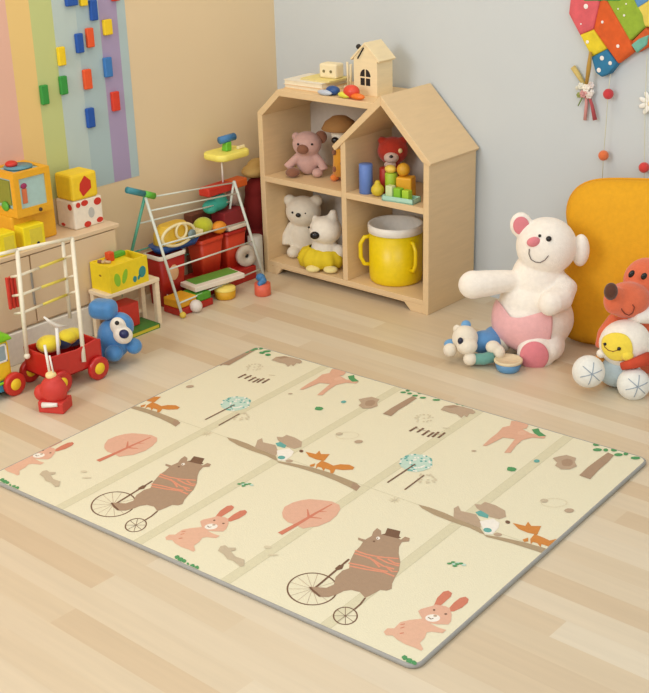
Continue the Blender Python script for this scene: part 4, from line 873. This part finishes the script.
# ---------- wire trolley
AL = on(0, -.02, 145, 196); AR = on(0, -.02, 234, 181); F1 = Vector((.133, -.600, 0)); F2 = Vector((.083, -.085, 0)); B1 = on(0, -.10, 130, 256); B1 = AL+(B1-AL)*((AL.z)/(AL.z-B1.z)); B2 = Vector((-.15, -.12, 0))
B1.x = max(B1.x, LW+.02)
t = thing('wire_trolley', 'white and teal wire A-frame toy trolley with a teal and green handle', 'toy trolley', (0, -.35, 0)); o0 = Vector(t.location)
WM = mat('white_wire', (214, 220, 208), .4); TM = mat('teal_wire', (84, 164, 138), .4)
def rod2(name, a, b, rr, m): bm = nb(); tube(bm, [Vector(a)-o0, Vector(b)-o0], rr, 10); return fin(name, bm, m, t, True)
rod2('leg', AL, F1, .0058, WM); rod2('leg', AL, B1, .0062, TM)['label'] = 'teal rear leg'; rod2('leg', AR, F2, .0058, WM); rod2('leg', AR, B2, .005, WM)
for k_ in (.12, .40, .60, .88): rod2('rail', lp(AL, F1, k_), lp(AR, F2, k_), .0033, WM)
for k_, m_ in ((.02, WM), (.24, WM), (.5, TM), (.72, TM)): rod2('rail', lp(AL, B1, k_), lp(AR, B2, k_*.9), .0031, m_)
hA = on(0, -.02, 127, 190); hB = on(0, -.02, 154, 196); hM = lp(hA, hB, .62)
hd_ = rod2('handle', hA, hM, .013, mat('steel_teal_grip', (60, 138, 150), .45)); hd_['label'] = 'teal grip'
rod2('handle_end', hM, hB, .0135, mat('grip_green', (96, 184, 60), .45))['label'] = 'green grip end'
sph('foot_cap', F1-o0+Vector((0, 0, .012)), .013, mat('mustard_cap', (220, 190, 70), .5), t)
rod2('cross_wire', (.118, -.60, .05), (-.14, -.5, .05), .003, WM)
# contents of the trolley
def bx(name, a, b, m, lab, cat, grp=None, bev=.004, rz=0):
    c = [(a[i]+b[i])/2 for i in range(3)]; o = box(name, (a[0]-c[0], a[1]-c[1], 0), (b[0]-c[0], b[1]-c[1], b[2]-a[2]), m, None, bev); o.location = (c[0], c[1], a[2]); o.rotation_euler[2] = rz; return tag(o, lab, cat, grp)
def bucket(name, x0, x1, y0, y1, z, h, m, mr, lab, taper=.86, grp=None, rimh=.014):
    t = thing(name, lab, 'bucket', ((x0+x1)/2, (y0+y1)/2, z), 0, grp); bm = nb(); hx, hy = (x1-x0)/2, (y1-y0)/2
    lo = rrect(-hx*taper, -hy*taper, hx*taper, hy*taper, .012, 0, 5); hi = rrect(-hx, -hy, hx, hy, .014, h, 5); hi2 = rrect(-hx+.005, -hy+.005, hx-.005, hy-.005, .010, h, 5); lo2 = rrect(-hx*taper+.005, -hy*taper+.005, hx*taper-.005, hy*taper-.005, .009, h*.55, 5)
    ringm(bm, [lo, hi, hi2, lo2]); fin('tub', bm, m, t); bm = nb()
    ringm(bm, [rrect(-hx-.002, -hy-.002, hx+.002, hy+.002, .015, h-rimh, 5), rrect(-hx-.004, -hy-.004, hx+.004, hy+.004, .016, h+.001, 5), rrect(-hx+.006, -hy+.006, hx-.006, hy-.006, .01, h+.001, 5)], 0, (False, False)); fin('rim', bm, mr, t); return t
DR = mat('deep_red_plastic', (178, 34, 26), .4); OR2 = mat('orange_red_plastic', (214, 66, 38), .4)
t = bucket('storage_bin', -.105, -.002, -.578, -.44, 0.0, .212, DR, CRM, 'tall deep red bin with white rim and beige oval in the trolley', .82)
bm = nb(); lathe(bm, [(0, .002), (.9, .002), (1, 0)], n=28)
for v in bm.verts: v.co = Vector((v.co.z+.0495, v.co.x*.024, v.co.y*.032+.135))
fin('oval_badge', bm, mat('peach_badge', (232, 184, 140), .5), t)
bx('board_game', (.02, -.60, 0), (.118, -.42, .028), DR, 'flat red box at the bottom of the game pile by the trolley foot', 'box', 'flat boxes in the trolley')
bx('board_game', (.018, -.595, .028), (.108, -.50, .062), AMB, 'yellow box on the flat red one, left end of trolley', 'box', 'flat boxes in the trolley')
bx('board_game', (.02, -.497, .028), (.112, -.425, .058), mat('grass_green_card', (84, 160, 44), .5), 'green box beside the yellow one on the flat red box', 'box', 'flat boxes in the trolley')
bx('board_game', (-.115, -.405, 0), (.035, -.085, .058), DR, 'large low red box under the red buckets', 'box', 'flat boxes in the trolley')
t = thing('game_board', 'green topped white board game box lying across the low boxes', 'board game', (.058, -.36, .064), -.12)
box('box_body', (-.052, -.125, 0), (.052, .125, .02), CRM, t, .003); box('green_lid', (-.05, -.1, .020), (.02, .115, .0225), mat('moss_green_card', (106, 166, 66), .5), t, .001)
bucket('toy_bucket', -.105, -.01, -.35, -.22, .058, .16, OR2, OR2, 'left orange red bucket in the trolley', .75, 'red buckets in the trolley')
bucket('toy_bucket', -.105, -.01, -.205, -.085, .058, .16, OR2, DR, 'right orange red bucket in the trolley', .8, 'red buckets in the trolley')
t = thing('toy_roll', 'pale grey wheel with dark centre hole at the right of the trolley', 'toy wheel', (.012, -.118, .058+.046), 0)
bm = nb(); lathe(bm, [(.010, -.012), (.042, -.012), (.046, -.008), (.046, .008), (.042, .012), (.010, .012), (.010, -.012)], n=40)
for v in bm.verts: v.co = Vector((v.co.z, v.co.x, v.co.y))
fin('disc', bm, mat('oat_plastic', (200, 188, 168), .6), t, True); sph('hub', (0, 0, 0), (.010, .009, .009), EYE, t); t.rotation_euler[2] = -.35
cyl('paper_roll', (-.005, -.045, 0), .032, .17, mat('pale_grey_card', (196, 192, 180), .7), 'pale grey upright roll between the trolley and the wooden cabinet', 'roll')
# upper layer
t = thing('toy_ship', 'yellow and cream toy boat with blue hull on the red bin', 'toy boat', (-.052, -.45, .2135), 0)
bm = nb(); ringm(bm, [rrect(-.03, -.10, .03, .10, .028, 0, 6), rrect(-.045, -.125, .045, .12, .04, .032, 6)]); fin('hull', bm, mat('royal_blue_plastic', (34, 84, 156), .4), t, False)
bm = nb(); ringm(bm, [rrect(-.042, -.10, .042, .10, .038, .032, 6), rrect(-.04, -.095, .04, .08, .036, .075, 6), rrect(-.03, -.07, .03, .05, .028, .105, 6)]); fin('cabin', bm, mat('golden_plastic', (232, 190, 60), .45), t, False, .002)
bm = nb(); pts = [(.044, -.105+.01*0, .03)]
ring_ = [(.046, -.02+.085*math.cos(a), .068+.042*math.sin(a)) for a in [2*PI*i/28 for i in range(28)]]; tube(bm, ring_, .006, 10, closed=True); ring_ = [(.048, -.005+.028*math.cos(a), .080+.030*math.sin(a)) for a in [2*PI*i/20 for i in range(20)]]; tube(bm, ring_, .0055, 10, closed=True); fin('cream_outline', bm, mat('cream_plastic2', (244, 230, 180), .45), t, True)
bm = nb(); tube(bm, [(.05, .045, .055), (.056, .045, .055)], .02, 20); fin('porthole', bm, mat('grey_porthole', (130, 150, 150), .3), t, True)
box('prow', (.01, .06, .035), (.052, .11, .06), mat('cream_plastic2', (244, 230, 180), .45), t, .004)
o = sph('soft_ball', (0, 0, 0), (.036, .045, .036), mat('lime_yellow_plush', (200, 206, 50), .9, 'plush')); o.location = (-.062, -.285, .262); tag(o, 'lime yellow soft ball behind the toy boat', 'soft ball')
o = sph('soft_ball', (0, 0, 0), (.028, .034, .026), mat('orange_ball', (236, 150, 40), .6)); o.location = (-.03, -.225, .245+.002); tag(o, 'orange soft ball right of the lime yellow one', 'soft ball')
bx('picture_box', (-.10, -.19, .222), (-.008, -.085, .238), CRM, 'thin cream box lid on the right red bucket', 'box')
bx('picture_box', (-.10, -.20, .238), (-.02, -.075, .30), mat('maroon_card', (140, 34, 40), .6), 'maroon box on the cream lid in the trolley', 'box')
bx('toy_crate', (-.16, -.30, 0), (-.112, -.06, .30), mat('dark_brown_card', (110, 60, 40), .7), 'dark brown upright box behind the buckets', 'box')
t = thing('teal_bag', 'crumpled teal green pouch on the maroon box', 'pouch', (-.075, -.195, .302), 0)
fuse('body', [('e', (0, 0, .028), (.036, .068, .028)), ('e', (0, .02, .05), (.026, .04, .022)), ('e', (.01, -.04, .02), (.03, .03, .02))], mat('teal_fabric', (52, 160, 140), .7, 'cloth'), t, .004, 2)
o = sph('soft_ball', (0, 0, 0), (.03, .035, .038), mat('grey_pink_plush', (176, 150, 136), .9, 'plush')); o.location = (-.08, -.085, .338); tag(o, 'grey pink soft toy ball right of the teal pouch', 'soft ball')
t = thing('toy_brick_bar', 'long red and orange brick bar under the yellow tray', 'toy brick', (-.085, -.125, .374), .05)
bm = nb(); abox(bm, (-.03, -.13, 0), (.03, .02, .036)); fin('bar', bm, REDM, t, False, .008, 3); bm = nb(); abox(bm, (-.028, .018, 0), (.030, .11, .036)); fin('bar_end', bm, mat('orange_wood', (226, 104, 40), .5), t, False, .008, 3)
t = thing('tray_stand', 'round cornered yellow tray on a thin white pole above the trolley', 'tray stand', (-.085, -.135, .410)); t.scale[2] = 1.13
bm = nb(); tube(bm, [(0, 0, 0), (0, 0, .094)], .004, 10); fin('pole', bm, WB, t, True)
PL = mat('pale_lemon_plastic', (246, 232, 110), .45)
bm = nb(); ringm(bm, [rrect(-.050, -.065, .07, .105, .035, .092, 8), rrect(-.055, -.07, .075, .11, .04, .096, 8), rrect(-.055, -.07, .075, .11, .04, .112, 8), rrect(-.050, -.065, .07, .105, .035, .116, 8)]); fin('tray', bm, PL, t, False)
TZ2 = .410+.117*1.13
t = thing('toy_hammer', 'blue cylinder lying on a green block on the yellow tray', 'toy', (-.07, -.115, TZ2))
bm = nb(); prism(bm, [(-.016, -.018, 0), (.016, -.018, 0), (.013, -.013, .036), (-.013, -.013, .036)], (0, .03, 0)); fin('green_block', bm, mat('fresh_green_plastic', (110, 190, 50), .45), t, False, .004)
bm = nb(); tube(bm, [(-.004, -.035, .047), (.0, .045, .050)], .0155, 18); fin('blue_cylinder', bm, mat('denim_blue_plastic', (64, 124, 176), .45), t, True)
o = box('small_block', (-.006, -.02, 0), (.006, .02, .012), mat('cream_plastic2', (244, 230, 180), .45), None, .002); o.location = (-.05, -.055, TZ2); tag(o, 'tiny cream stick on the yellow tray', 'toy block')
# tall dark red sack between trolley and cabinet
t = thing('storage_sack', 'tall dark red fabric sack in the corner beside the wooden cabinet', 'sack', (-.095, .075, 0))
fuse('sack_body', [('e', (0, 0, .10), (.062, .075, .10)), ('e', (0, 0, .24), (.058, .07, .13)), ('e', (0, 0, .33), (.05, .06, .06))], mat('dark_red_fabric', (128, 22, 18), .85, 'cloth'), t, .006, 4)
t = thing('cloth_bag', 'ochre and beige cloth bundle on top of the dark red sack', 'cloth bag', (-.095, .075, .388)); fuse('bundle', [('e', (0, -.005, .028), (.052, .07, .03)), ('e', (.0, .01, .052), (.04, .052, .026))], mat('ochre_cloth', (196, 162, 96), .85, 'cloth'), t, .004, 3)
# loose items on the floor in front
o = sph('small_ball', (0, 0, 0), .0255, mat('white_rubber', (226, 216, 206), .5)); o.location = on(2, .0255, 196, 306); tag(o, 'white ball on the floor in front of the trolley', 'ball')
P = G(225, 300); t = thing('toy_drum', 'round yellow cup with cream lid on the floor by the trolley', 'toy cup', (P.x-.02, P.y+.022, 0))
bm = nb(); lathe(bm, [(0, 0), (.036, 0), (.042, .004), (.044, .036), (0, .036)], n=40); fin('cup', bm, mat('gold_yellow_plastic', (226, 170, 30), .5), t, True); bm = nb(); lathe(bm, [(.0445, .036), (.0445, .044), (.038, .048), (.015, .05), (0, .056)], n=40); fin('lid', bm, mat('cream_yellow_plastic', (244, 220, 110), .5), t, True)
P = G(263, 296); t = thing('toy_pot', 'coral red cup with a blue knobbly stopper beside the trolley foot', 'toy cup', (P.x-.012, P.y+.012, 0))
bm = nb(); lathe(bm, [(0, 0), (.030, 0), (.034, .004), (.033, .05), (0, .052)], n=36); fin('cup', bm, mat('coral_plastic', (224, 102, 76), .5), t, True)
fuse('stopper', [('e', (-.008, 0, .072), (.022, .018, .018)), ('e', (.012, -.008, .066), (.016, .015, .016)), ('e', (.008, -.022, .053), (.011, .011, .014))], mat('denim_blue_plastic', (64, 124, 176), .45), t, .003, 3)
